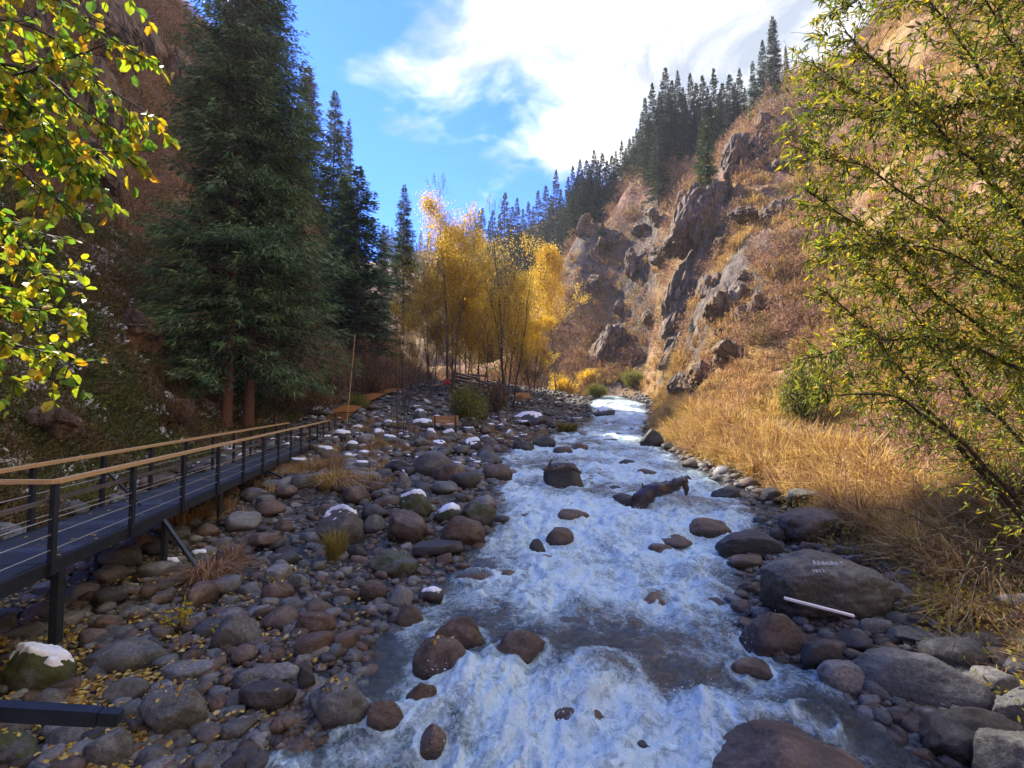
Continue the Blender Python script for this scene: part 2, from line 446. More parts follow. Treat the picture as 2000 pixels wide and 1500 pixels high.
def rock_mat(name, c1, c2, c3, moss=0.0, wet=1.0):
    m, n, l, b = mat(name, .6); p = pos(n)
    f1 = noise(n, l, p, 3.0, 6, .6, .6); f2 = noise(n, l, p, 22, 5, .65); f3 = noise(n, l, p, 90, 3, .6)
    c = ramp(n, l, f1, [(.30, c1), (.52, c2), (.72, c3)])
    c = mixc(n, l, mth(n, l, 'MULTIPLY', rnd(n), .55), c, mixc(n, l, .5, c, (.10, .11, .12)))
    sp = ramp(n, l, f2, [(.35, (.55, .55, .55)), (.55, (1, 1, 1)), (.75, (1.45, 1.42, 1.38))])
    c = mixc(n, l, 1, c, sp, 'MULTIPLY')
    sp2 = ramp(n, l, f3, [(.38, (.72, .72, .72)), (.62, (1.2, 1.2, 1.2))])
    c = mixc(n, l, .8, c, sp2, 'MULTIPLY')
    if moss:
        fm = noise(n, l, p, 4.5, 5, .6)
        mm = mth(n, l, 'MULTIPLY', mth(n, l, 'SUBTRACT', fm, .58 - moss * .2), 9, clamp=True)
        c = mixc(n, l, mm, c, mixc(n, l, f2, (.02, .03, .008), (.09, .10, .02)))
    w = attr(n, 'hgt')
    wetf = mth(n, l, 'ADD', mth(n, l, 'MULTIPLY', w, -1.6), mth(n, l, 'MULTIPLY', mth(n, l, 'SUBTRACT', f1, .5), 1.5))
    wetf = mth(n, l, 'MULTIPLY', mth(n, l, 'ADD', wetf, .25 + (wet - 1)), 1.6, clamp=True)
    c = mixc(n, l, wetf, c, mixc(n, l, 1, c, (.42, .36, .33), 'MULTIPLY'))
    l.new(c, b.inputs['Base Color'])
    l.new(mth(n, l, 'SUBTRACT', .58, mth(n, l, 'MULTIPLY', wetf, .44)), b.inputs['Roughness'])
    h = mth(n, l, 'ADD', f2, mth(n, l, 'MULTIPLY', f3, .45))
    bump(n, l, b, h, .75, .03)
    return m
M = {}
M['rock_grey'] = rock_mat('rock_grey', (.07, .069, .058), (.14, .137, .115), (.24, .232, .20), 0.0)
M['rock_brown'] = rock_mat('rock_brown', (.06, .036, .021), (.145, .088, .052), (.26, .18, .12), 0.0, 1.15)
M['rock_dark'] = rock_mat('rock_dark', (.022, .019, .017), (.05, .043, .038), (.10, .085, .073), 0.0, 1.3)
M['rock_pale'] = rock_mat('rock_pale', (.16, .15, .13), (.25, .235, .21), (.36, .34, .30), 0.0, .7)
M['rock_moss'] = rock_mat('rock_moss', (.05, .05, .045), (.11, .105, .09), (.19, .18, .16), .75, 1.1)
M['snow'] = plain('snow', (.86, .88, .92), .6, .06, 12, bmp=.4)

# crag: bare slope rock
def crag_mat():
    m, n, l, b = mat('crag', .85); p = pos(n)
    mp = n.new('ShaderNodeMapping'); mp.inputs['Scale'].default_value = (1.2, 1.2, .35); mp.inputs['Rotation'].default_value = (.35, .3, 0); l.new(p, mp.inputs[0])
    f1 = noise(n, l, mp.outputs[0], 1.4, 9, .68, .5); f2 = noise(n, l, p, 6, 6, .65)
    c = ramp(n, l, f1, [(.36, (.035, .026, .02)), (.46, (.12, .082, .06)), (.58, (.24, .175, .13)), (.7, (.36, .31, .25))])
    g = mth(n, l, 'MULTIPLY', mth(n, l, 'SUBTRACT', noise(n, l, p, .55, 5, .6), .5), 8, clamp=True)
    c = mixc(n, l, g, c, mixc(n, l, f2, (.10, .055, .02), (.34, .21, .08)))
    l.new(c, b.inputs['Base Color'])
    bump(n, l, b, mth(n, l, 'ADD', f1, mth(n, l, 'MULTIPLY', f2, .4)), 1.0, .35)
    return m
M['crag'] = crag_mat()

# the ground: one sheet; attributes say where which cover grows
def ground_mat():
    m, n, l, b = mat('ground', .9); p = pos(n)
    # gravel and sand of the bed
    v = n.new('ShaderNodeTexVoronoi'); v.inputs['Scale'].default_value = 11; l.new(p, v.inputs['Vector'])
    v2 = n.new('ShaderNodeTexVoronoi'); v2.inputs['Scale'].default_value = 30; l.new(p, v2.inputs['Vector'])
    f1 = noise(n, l, p, 1.1, 5, .6); f2 = noise(n, l, p, 40, 3, .6)
    sc = n.new('ShaderNodeSeparateColor'); l.new(v.outputs['Color'], sc.inputs[0])
    sc2 = n.new('ShaderNodeSeparateColor'); l.new(v2.outputs['Color'], sc2.inputs[0])
    stone = ramp(n, l, sc.outputs[0], [(0, (.03, .027, .024)), (.35, (.07, .06, .05)), (.6, (.12, .10, .08)), (.85, (.18, .16, .135)), (1, (.26, .24, .21))])
    stone2 = ramp(n, l, sc2.outputs[0], [(0, (.04, .035, .03)), (.5, (.10, .085, .068)), (1, (.20, .175, .145))])
    bedc = mixc(n, l, mth(n, l, 'MULTIPLY', mth(n, l, 'SUBTRACT', f1, .42), 6, clamp=True), stone, stone2)
    edge = ramp(n, l, v.outputs['Distance'], [(0, (1, 1, 1)), (.45, (.85, .85, .85)), (.75, (.4, .4, .4))])
    bedc = mixc(n, l, .8, bedc, edge, 'MULTIPLY')
    # right slope: golden grass, rusty scrub, dark gaps
    mp = n.new('ShaderNodeMapping'); mp.inputs['Scale'].default_value = (1, 1, .5); l.new(p, mp.inputs[0])
    g1 = noise(n, l, mp.outputs[0], .16, 6, .65, .8); g2 = noise(n, l, p, 1.1, 7, .68, .5); g3 = noise(n, l, p, 7, 5, .65)
    gold = ramp(n, l, g2, [(.3, (.20, .12, .045)), (.5, (.38, .245, .09)), (.7, (.55, .40, .19))])
    rust = ramp(n, l, g2, [(.34, (.10, .055, .038)), (.5, (.29, .155, .10)), (.68, (.50, .30, .20))])
    rc = mixc(n, l, mth(n, l, 'MULTIPLY', mth(n, l, 'SUBTRACT', g1, .45), 9, clamp=True), gold, rust)
    olive = mth(n, l, 'MULTIPLY', mth(n, l, 'SUBTRACT', noise(n, l, p, .33, 5, .6), .60), 9, clamp=True)
    rc = mixc(n, l, mth(n, l, 'MULTIPLY', olive, .7), rc, (.13, .125, .05))
    rc = mixc(n, l, .8, rc, ramp(n, l, g3, [(.3, (.5, .45, .4)), (.55, (1, 1, 1)), (.75, (1.35, 1.3, 1.2))]), 'MULTIPLY')
    # left slope: dark earth, brown grass, moss
    lc = ramp(n, l, g2, [(.32, (.05, .04, .028)), (.48, (.14, .10, .06)), (.6, (.23, .17, .09)), (.75, (.34, .28, .19))])
    mo = mth(n, l, 'MULTIPLY', mth(n, l, 'SUBTRACT', noise(n, l, p, .8, 5, .6), .56), 9, clamp=True)
    lc = mixc(n, l, mth(n, l, 'MULTIPLY', mo, .7), lc, (.045, .06, .02))
    rus = mth(n, l, 'MULTIPLY', attr(n, 'rusty'), 1.0)
    lc = mixc(n, l, rus, lc, rust)
    # bare rock where it is steep
    rk = attr(n, 'rocky')
    mq = n.new('ShaderNodeMapping'); mq.inputs['Scale'].default_value = (1, 1, .3); mq.inputs['Rotation'].default_value = (.3, .25, 0); l.new(p, mq.inputs[0])
    r1 = noise(n, l, mq.outputs[0], 1.0, 9, .7, .6)
    rockc = ramp(n, l, r1, [(.36, (.03, .025, .02)), (.47, (.115, .09, .072)), (.6, (.21, .175, .145)), (.72, (.34, .31, .27))])
    c = mixc(n, l, attr(n, 'rightside'), lc, rc)
    rkm = mth(n, l, 'MULTIPLY', mth(n, l, 'ADD', rk, mth(n, l, 'SUBTRACT', mth(n, l, 'MULTIPLY', g2, 1.5), 1.15)), 5, clamp=True)
    c = mixc(n, l, rkm, c, rockc)
    c = mixc(n, l, attr(n, 'bedness'), c, bedc)
    # thin snow that has stayed on the flat spots of the shaded side
    sf = noise(n, l, p, 2.4, 8, .7, .4); sb = noise(n, l, p, .35, 3, .5)
    sn = mth(n, l, 'ADD', mth(n, l, 'ADD', attr(n, 'snowy'), mth(n, l, 'MULTIPLY', sf, 1.1)), mth(n, l, 'MULTIPLY', sb, 1.0))
    sn = mth(n, l, 'MULTIPLY', mth(n, l, 'SUBTRACT', sn, 1.62), 9, clamp=True)
    c = mixc(n, l, sn, c, (.80, .83, .88))
    l.new(c, b.inputs['Base Color'])
    b.inputs['Specular IOR Level'].default_value = .25
    hb = mth(n, l, 'SUBTRACT', 1, v.outputs['Distance'])
    hh = mixc(n, l, attr(n, 'bedness'), mth(n, l, 'ADD', mth(n, l, 'MULTIPLY', r1, 1.2), mth(n, l, 'ADD', g2, mth(n, l, 'MULTIPLY', g3, .4))), hb)
    q = bump(n, l, b, hh, .9, .1)
    dd = mth(n, l, 'SUBTRACT', .35, mth(n, l, 'MULTIPLY', attr(n, 'bedness'), .31)); l.new(dd, q.inputs['Distance'])
    return m
M['ground'] = ground_mat()
#SPLIT

# ------------------------------------------------------------------ ground sheet
def polar(azs, rs):
    A, Rr = np.meshgrid(azs, rs, indexing='ij')
    return (Rr * np.sin(A)).ravel(), (Rr * np.cos(A)).ravel()
az = np.concatenate([np.linspace(-180, -62, 60, endpoint=False), np.linspace(-62, 62, 620, endpoint=False), np.linspace(62, 180, 60, endpoint=False)])
az = np.radians(az)
rs = np.concatenate([[.4, 1.2], np.geomspace(2.0, 150, 400), np.geomspace(156, 420, 36)])
gx, gy = polar(az, rs)
gz = T(gx, gy)
na_, nr_ = len(az), len(rs)
I = np.arange(na_)[:, None] * nr_; I2 = (np.arange(na_)[:, None] + 1) % na_ * nr_; J = np.arange(nr_ - 1)[None]
GF = np.stack([I + J, I + J + 1, I2 + J + 1, I2 + J], -1).reshape(-1, 4)[:, ::-1]
G = gz.reshape(na_, nr_)
_s, r_ = side_z(gx, gy)
wside = np.maximum(sms(-.5, 2.0, x_left(gy) - gx), sms(-.3, 1.0, gx - x_right(gy)))
wside = np.maximum(wside, sms(68, 76, gy))
gr = np.hypot(np.gradient(G, axis=1) / np.gradient(np.broadcast_to(rs, G.shape), axis=1), np.gradient(G, axis=0) / (np.gradient(az)[:, None] * rs[None] + 1e-6)).ravel()
rocky = sms(2.0, 4.2, gr) * .7 * (1 - .6 * sms(62, 74, gy))
for cx_, cy_, rad, h in _cr:
    rocky = rocky + .75 * np.exp(-(((gx - cx_) ** 2 + (gy - cy_) ** 2) / (rad * 1.15) ** 2))
rightside = sms(-3, 6, gx + .12 * gy)
rightside = np.where(gy > 78, sms(-32, -12, gx), rightside)
rusty = (1 - rightside) * np.clip(sms(36, 52, gy) + sms(14, 22, gz), 0, 1) * (.65 + .9 * fbm(gx / 9, gy / 9, 4, 2))
snowy = (1 - rightside) * (.38 - .45 * sms(22, 34, gz)) * wside + (1 - wside) * .18 * sms(18, 28, gy) * sms(.5, 3, w_left(gy) - gx)
snowy = np.where(rightside > .5, -.6, snowy)
gme = new_mesh('ground', np.c_[gx, gy, gz], GF, M['ground'], True,
               {'rocky': ('POINT', np.clip(rocky, 0, 1)), 'bedness': ('POINT', 1 - wside), 'rightside': ('POINT', rightside),
                'rusty': ('POINT', np.clip(rusty, 0, 1)), 'snowy': ('POINT', snowy)})
tag(link('ground', gme), 'stony valley floor with steep slopes of dry grass and scrub on both sides', None, None, 'structure')

# ------------------------------------------------------------------ rocks
import bmesh
def ico(sub):
    bm = bmesh.new(); bmesh.ops.create_icosphere(bm, subdivisions=sub, radius=1)
    V = np.array([v.co[:] for v in bm.verts]); F = np.array([[v.index for v in f.verts] for f in bm.faces]); bm.free()
    return V, F
ICO = {s: ico(s) for s in (2, 3, 4, 5, 6)}
def rock_geo(seed, sub=4, facets=7, soft=.85, rough=1.0, shape='round'):
    r = np.random.RandomState(seed); V, F = ICO[sub]; V = V.copy()
    V *= (1 + .22 * fbm(V[:, 0] * .9 + seed, V[:, 1] * .9, V[:, 2] * .9, 2))[:, None]
    if shape == 'block':
        V = np.sign(V) * np.abs(V) ** .55; facets = 4
    if shape == 'cone':
        V[:, :2] *= (1 - .45 * np.clip(V[:, 2], -.6, 1))[:, None]
    if shape == 'flat': facets += 3
    for k in range(facets):
        d = r.normal(size=3); d /= np.linalg.norm(d); c = r.uniform(.58, .88)
        if shape == 'flat' and k < 2: d = np.array([r.uniform(-.15, .15), r.uniform(-.15, .15), 1]); d /= np.linalg.norm(d); c = .55
        o = np.maximum(V @ d - c, 0); V -= d * (o * soft)[:, None]
    V *= (1 + .055 * rough * fbm(V[:, 0] * 3 + seed, V[:, 1] * 3, V[:, 2] * 3, 3) + .02 * rough * fbm(V[:, 0] * 11, V[:, 1] * 11 + seed, V[:, 2] * 11, 3))[:, None]
    lo, hi = V.min(0), V.max(0); V = (V - (lo + hi) / 2) / ((hi - lo) / 2)
    return V, F
def rock_me(seed, m, sub=4, dims=(1, 1, 1), tilt=0.0, **k):
    V, F = rock_geo(seed, sub, **k)
    V = V * np.array(dims)
    if tilt: V = V @ np.array(Euler((0, tilt, 0)).to_matrix()).T
    h = V[:, 2] / max(V[:, 2].max(), 1e-6)
    return new_mesh('rock', V, F, m, True, {'hgt': ('POINT', h)}), V, F
def snow_on(V, F, parent, th=.62, thick=.035, seed=0, amt=1.0, centre=(0, 0)):
    """a cap of snow that lies on the upward faces of a stone"""
    fn = np.cross(V[F[:, 1]] - V[F[:, 0]], V[F[:, 2]] - V[F[:, 0]])
    vn = np.zeros_like(V)
    for i in range(3): np.add.at(vn, F[:, i], fn)
    vn /= np.linalg.norm(vn, axis=1, keepdims=True) + 1e-9
    s = np.abs(V).max(0)
    q = vn[:, 2] + .30 * fbm(V[:, 0] / s[0] * 2.2 + seed, V[:, 1] / s[1] * 2.2, 0, 3) + .35 * (V[:, 2] / s[2] - .55)
    q = q - .25 * np.hypot(V[:, 0] / s[0] - centre[0], V[:, 1] / s[1] - centre[1])
    a = sms(th, th + .22, q * amt)
    W = V + (vn * .5 + np.array([0, 0, .8])) * (a * thick * (1 + .4 * fbm(V[:, 0] * 9, V[:, 1] * 9, seed, 2)) - .012)[:, None]
    keep = (a[F] > .03).any(1)
    if keep.sum() < 6: return None
    Fk = F[keep]; u, inv = np.unique(Fk, return_inverse=True)
    me = new_mesh('snow_cap', W[u], inv.reshape(Fk.shape), M['snow'], True)
    return link('snow_cap', me, parent)

ROCKS = [] # (x, y, z, rx, ry, rz)
ROCK_OBJ = []
# cx, base row, width px, height px, kind, label, options
named = [
 (1512,1600,370,150,'rock_brown','huge smooth brown boulder with a mossy spot, half under water before the others',dict(sub=6,deep=.8,facets=2)),
 (1592,1205,255,150,'rock_grey','broad flat-topped grey boulder with white painted letters near its top',dict(sub=6,deep=.75,facets=6,key='letters',dark=1)),
 (1757,1372,255,105,'rock_grey','long sausage-shaped grey brown boulder lying aslant by the grassy bank',dict(sub=5,rz=-.55,deep=.42,facets=4,key='long')),
 (1500,1273,125,90,'rock_brown','rounded cone-shaped brown boulder at the edge of the white water',dict(sub=5,shape='cone',facets=2)),
 (1455,1312,80,42,'rock_brown','small wet reddish rock with water running round both sides',dict()),
 (1587,1312,82,68,'rock_dark','dark upright wet rock squeezed against the long slanting boulder',dict()),
 (1640,1350,112,58,'rock_pale','striped oval boulder with pale and black streaks',dict(sub=5)),
 (1590,1055,150,72,'rock_brown','big warm brown boulder with a light dry top below the tall dead stalks',dict(sub=5,facets=5)),
 (1450,1090,118,62,'rock_dark','glossy dark wet boulder that the rapid pushes against',dict(sub=5,facets=3)),
 (1450,1112,72,34,'rock_brown','small smooth stone wedged under the glossy dark boulder',dict()),
 (1380,1042,88,36,'rock_brown','reddish flat stone alone amid the white rapid below the log',dict(facets=3)),
 (1762,1144,88,42,'rock_grey','grey stone on the grass behind the lettered boulder',dict()),
 (1692,1240,66,36,'rock_pale','pale greenish angular stone at the end of the white plank',dict(shape='flat')),
 (1842,1308,120,66,'rock_grey','wet grey blue stone behind the long slanting boulder',dict()),
 (1768,1262,110,34,'rock_grey','low smooth grey stone at the foot of the dry grass mat',dict()),
 (1868,1498,190,118,'rock_dark','large dark angular boulder with a paler top beside the calm shallows',dict(sub=5,facets=8)),
 (1968,1432,120,100,'rock_grey','grey boulder with a rusty top leaning on the dark angular boulder',dict(sub=5)),
 (1972,1580,200,150,'rock_grey','speckled greenish grey boulder in front of the dark angular one',dict(sub=5,facets=6)),
 (1975,1205,95,52,'rock_pale','pale pinkish stone lying in the dry grass under the willow',dict()),
 (1905,1282,115,52,'rock_dark','dark wet stone under the hanging bare twigs',dict()),
 (1975,1330,80,42,'rock_pale','light grey stone wedged behind the rusty-topped boulder',dict()),
 (1570,962,95,36,'rock_dark','dark slanting slab under the dry grass bank',dict(shape='flat')),
 (1598,992,130,36,'rock_grey','long grey slab with a pale upper edge below the grass bank',dict(shape='flat')),
 (1502,985,46,36,'rock_dark','black rock wedged at the foot of the bank where the rapid turns',dict()),
 (1515,1062,44,36,'rock_dark','dark rock between the glossy wet boulder and the warm brown one',dict()),
 (1572,1078,40,22,'rock_brown','little reddish rock in front of the warm brown boulder',dict()),
 (1683,988,45,42,'rock_grey','grey rock half hidden by the tall dead stalks',dict()),
 (1272,872,46,42,'rock_dark','dark rock at the point where the grassy bank meets the far rapids',dict()),
 (1415,970,60,26,'rock_dark','low dark rock at the bank upstream of the slabs',dict()),
 (906,1068,90,62,'rock_brown','round reddish brown boulder with a bare shiny top beside the rapid',dict(sub=5,facets=2)),
 (798,1058,80,62,'rock_brown','round purple brown boulder below the snow-capped pair',dict(sub=5,facets=2)),
 (936,1030,68,52,'rock_moss','dark greenish round boulder touching the white water',dict(sub=5,facets=2)),
 (815,1015,64,58,'rock_moss','boulder with a thick white snow cap standing above the round pair',dict(sub=5,snow=1)),
 (877,1022,58,36,'rock_moss','lower dark boulder with a flat snow cap beside the higher capped one',dict(snow=1)),
 (669,1062,92,72,'rock_grey','pale speckled boulder with a snow patch on top behind the bushy tuft',dict(sub=5,snow=.93,facets=4)),
 (772,1128,98,58,'rock_moss','black mossy boulder with yellow leaves on its side',dict(sub=5)),
 (858,1090,100,34,'rock_dark','low dark ledge of rock behind the black mossy boulder',dict(shape='flat')),
 (736,1173,52,52,'rock_brown','reddish egg-shaped stone in front of the mossy boulder',dict(facets=3)),
 (804,1222,58,62,'rock_brown','tall purple brown stone on the brink of the main current',dict(sub=5)),
 (845,1172,50,34,'rock_dark','black wet rock with a trace of snow near the purple brown stones',dict(snow=.86)),
 (900,1258,102,80,'rock_brown','big mottled brown boulder upstream of the leaf-dotted one',dict(sub=5,facets=5)),
 (863,1314,106,100,'rock_brown','big two-toned boulder with a cluster of yellow leaves on its flank',dict(sub=5,facets=5,leaves=9)),
 (1014,1288,102,84,'rock_brown','smooth brown boulder with a light worn face standing in the current',dict(sub=5,facets=3)),
 (672,1408,120,104,'rock_grey','large pinkish grey boulder sprinkled with yellow leaves beside the current',dict(sub=5,facets=4,leaves=14)),
 (764,1416,78,78,'rock_brown','leaning wet brown stone behind the leaf-sprinkled boulder',dict(sub=5)),
 (828,1368,62,62,'rock_brown','orange-edged brown stone in the splash between larger boulders',dict()),
 (848,1462,58,66,'rock_brown','submerged orange brown stone with foam washing over it',dict(facets=3)),
 (356,1440,132,106,'rock_grey','wide grey boulder with a hollow top and yellow leaves near the steel beam',dict(sub=5,leaves=8)),
 (243,1500,98,84,'rock_grey','rounded blue grey boulder in front of the steel beam end',dict(sub=5,facets=4)),
 (98,1352,148,98,'rock_moss','large dark boulder with a white snow cap next to the walkway leg',dict(sub=5,snow=1)),
 (476,1268,98,78,'rock_grey','wedge-shaped grey boulder by the clump of dry weeds',dict(sub=5,facets=8)),
 (626,1248,80,56,'rock_brown','flat-faced mauve boulder with one yellow leaf, standing in the trickle',dict(sub=5,shape='flat',leaves=1)),
 (268,1312,160,66,'rock_grey','long low grey boulder half covered by fallen leaves',dict(sub=5,rz=.2)),
 (562,1338,72,46,'rock_pale','pale oval stone in the shallow water',dict(facets=3)),
 (540,1392,110,56,'rock_dark','dark wet block with one orange leaf beside the pale oval stone',dict(shape='flat',leaves=1)),
 (612,1358,36,72,'rock_dark','narrow black stone standing upright beside the pale oval one',dict()),
 (50,1500,130,80,'rock_moss','mossy dark boulder with leaves on it under the steel beam',dict(sub=5,leaves=8)),
 (160,1462,86,48,'rock_grey','grey stone close under the steel beam',dict()),
 (446,1392,42,42,'rock_brown','small round pinkish stone at the side of the hollow-topped boulder',dict()),
 (388,1332,104,36,'rock_pale','flat pale stone covered with leaf litter above the hollow-topped boulder',dict(shape='flat',leaves=8)),
 (22,1240,64,52,'rock_grey','smooth blue grey boulder behind the snow-capped one under the walkway',dict()),
 (552,1178,62,46,'rock_brown','brown boulder with a yellow-leaved seedling beside the dry weeds',dict(leaves=3)),
 (500,1165,50,30,'rock_grey','grey stone between the dry weeds and the seedling boulder',dict()),
 (880,945,72,42,'rock_brown','dark brown dome-shaped rock just above the little cascade',dict(facets=3)),
 (846,928,78,50,'rock_grey','tan grey boulder leaning behind the dark brown dome',dict(facets=4)),
 (972,938,60,36,'rock_brown','brown dome-shaped rock between two white chutes',dict(facets=3)),
 (955,905,54,28,'rock_grey','mottled rock upstream of the two white chutes',dict()),
 (778,925,56,30,'rock_dark','dark rock in the side channel above the mossy boulders',dict()),
 (708,955,50,24,'rock_brown','brown stone that splits the thin side trickle',dict()),
 (790,955,30,42,'rock_pale','small pointed stone with a snow-white tip',dict(shape='cone',snow=1)),
 (1102,952,84,58,'rock_dark','square-topped black rock with driftwood caught on it in mid-river',dict(sub=5,shape='block')),
 (1073,1102,78,34,'rock_brown','flat oval brown stone in the rapid at the foot of the upright one',dict(facets=3)),
 (1048,1076,34,42,'rock_dark','small dark upright stone in the rapid',dict(facets=3)),
 (1092,1062,56,40,'rock_brown','half-drowned reddish stone behind the small upright one',dict(facets=3)),
 (1115,1015,70,28,'rock_brown','drowned stone with water sliding over it below the black square rock',dict(facets=3)),
 (930,1135,88,34,'rock_brown','wide brown stone awash below the round reddish boulder',dict(facets=4)),
 (986,1122,54,24,'rock_brown','angular brown stone awash at the edge of the foam',dict()),
 (1022,880,44,24,'rock_dark','black jagged rock at the left end of the mid-river rock bar',dict()),
 (1062,872,46,26,'rock_dark','black rock in the middle of the mid-river rock bar',dict()),
 (1098,884,38,18,'rock_brown','low brown rock at the river end of the mid-river rock bar',dict()),
 (1130,878,36,18,'rock_brown','small reddish rock just off the mid-river rock bar',dict()),
 (1222,905,36,14,'rock_dark','low rock awash in the far rapid under the grassy bank',dict()),
 (1262,925,40,16,'rock_brown','second low rock awash, nearer than the one under the grassy bank',dict()),
 (1200,955,30,14,'rock_dark','small splashed rock upstream of the broken log',dict()),
 (1218,985,56,30,'rock_dark','splashed black rock beside the root of the broken log',dict()),
 (922,884,42,30,'rock_dark','round dark boulder wearing a smooth dome of snow by the river bank',dict(snow=1.05)),
 (950,868,28,18,'rock_grey','small capped stone behind the snow-domed boulder',dict(snow=1)),
 (880,860,34,22,'rock_grey','snowy stone between the snow-domed boulder and the wooden bench',dict(snow=1)),
 (842,860,32,24,'rock_pale','snowy pale stone at the foot of the bare grey shrub',dict(snow=1)),
 (872,845,60,24,'rock_dark','wide dark stone in front of the wooden bench back',dict(snow=.88)),
 (915,835,42,22,'rock_grey','oval stone with a snow rim beside the wooden bench',dict(snow=.92)),
 (826,838,44,20,'rock_grey','snowy stone at the left of the bench back',dict(snow=1)),
 (925,818,60,34,'rock_dark','big round slate-coloured boulder beside the bench back',dict(facets=3)),
 (820,822,30,24,'rock_grey','upright snow-streaked stone left of the bench back',dict(snow=1)),
 (1035,828,70,24,'rock_dark','broad dark rock below the far bench',dict(snow=.85)),
 (1180,812,44,18,'rock_grey','grey rock in the heap beside the far rapids',dict(snow=.86)),
 (668,862,46,22,'rock_dark','dark stone with a big snow patch just past the walkway end',dict(snow=1.05)),
 (612,814,54,20,'rock_grey','big grey slab with a pointed snowy edge behind the walkway rail',dict(shape='flat',snow=.9)),
 (740,856,30,18,'rock_grey','snow-topped stone below the thin bare shrub',dict(snow=1)),
 (690,880,28,18,'rock_grey','snow-topped stone under the end of the walkway, nearest the rail',dict(snow=1)),
 (636,888,34,16,'rock_pale','snowy flat stone right below the walkway end',dict(snow=1,shape='flat')),
 (682,902,24,18,'rock_pale','little white snow-covered stone in the pebbles by the golden tuft',dict(snow=1.05)),
 (700,842,26,12,'rock_grey','snowy stone beside the thin wooden pole',dict(snow=1)),
 (758,832,22,12,'rock_grey','snowy stone beyond the thin bare shrub',dict(snow=1)),
 (398,1098,44,26,'rock_grey','stone with a snow patch at the foot of the walkway brace',dict(snow=1)),
 (345,1112,44,22,'rock_grey','flat stone with frost on it near the walkway brace',dict(snow=.95,shape='flat')),
 (640,1010,40,26,'rock_brown','mauve stone behind the pale speckled boulder',dict()),
 (590,1150,46,34,'rock_grey','grey stone in the trickle upstream of the mauve boulder',dict()),
 (680,1175,60,26,'rock_brown','brown stone with yellow leaves left of the reddish egg-shaped one',dict(leaves=5)),
 (735,1040,44,36,'rock_grey','grey upright stone left of the purple brown boulder',dict()),
 (700,1092,44,32,'rock_dark','black angular stone beside the bushy tuft',dict()),
 (565,1090,56,34,'rock_dark','dark angular stone left of the bushy tuft',dict()),
 (560,1040,44,28,'rock_brown','brown stone behind the dark angular one left of the tuft',dict()),
 (505,985,60,34,'rock_grey','purple grey boulder below the walkway midway',dict()),
 (15,1075,120,62,'rock_pale','big pale boulder seen through the rails behind the near walkway',dict(sub=5)),
 (150,1010,70,34,'rock_grey','grey boulder behind the second walkway post',dict()),
 (470,955,60,32,'rock_dark','dark boulder in the shade of the walkway',dict()),
]
SNAME = []
def place_rock(cx, py, w, h, m, seed, deep=.6, rz=0, sub=4, shape='round', facets=5, snow=0, thick=None, rough=1.0):
    p = hit(cx, py)
    d = p.y; W = w * d / FPX / 2
    Hh = h * d / FPX * (.78 if d < 12 else .92)
    rx, ry = W, max(W * deep, .12)
    if rz: rx *= 1.0
    hz = Hh * (.72 if shape != 'flat' else .66)
    c = Vector((p.x, p.y, 0)); away = Vector((p.x, p.y, 0)).normalized()
    c += away * ry * .55
    c.x = (cx - 1000) / FPX * c.y
    g = max(T1(c.x, c.y), float(zw(c.y)) - .12)
    base = min(p.z, g)
    z = base + Hh - hz
    me, V, F = rock_me(seed, M[m], sub, (rx, ry, hz), 0, shape=shape, facets=facets, rough=rough)
    o = link('boulder', me, None, (c.x, c.y, z), (0, 0, rz))
    if snow:
        snow_on(V, F, o, .52, .015 + .09 * min(1, W), seed, snow, (-.1, -.1))
    ROCKS.append((c.x, c.y, z, rx, ry, hz)); ROCK_OBJ.append((o, V, F, m))
    return o
LEAFY = []
for i, (cx, py, w, h, m, lab, op) in enumerate(named):
    op = dict(op); key = op.pop('key', None); nl = op.pop('leaves', 0); op.pop('dark', 0)
    o = place_rock(cx, py, w, h, m, 100 + i, **op)
    tag(o, lab, 'boulder')
    SNAME.append((o.location.copy(), lab))
    if nl: LEAFY.append((o, ROCK_OBJ[-1][1], ROCK_OBJ[-1][2], nl))
    if key == 'letters': LET = (o, ROCK_OBJ[-1][1], ROCK_OBJ[-1][2])

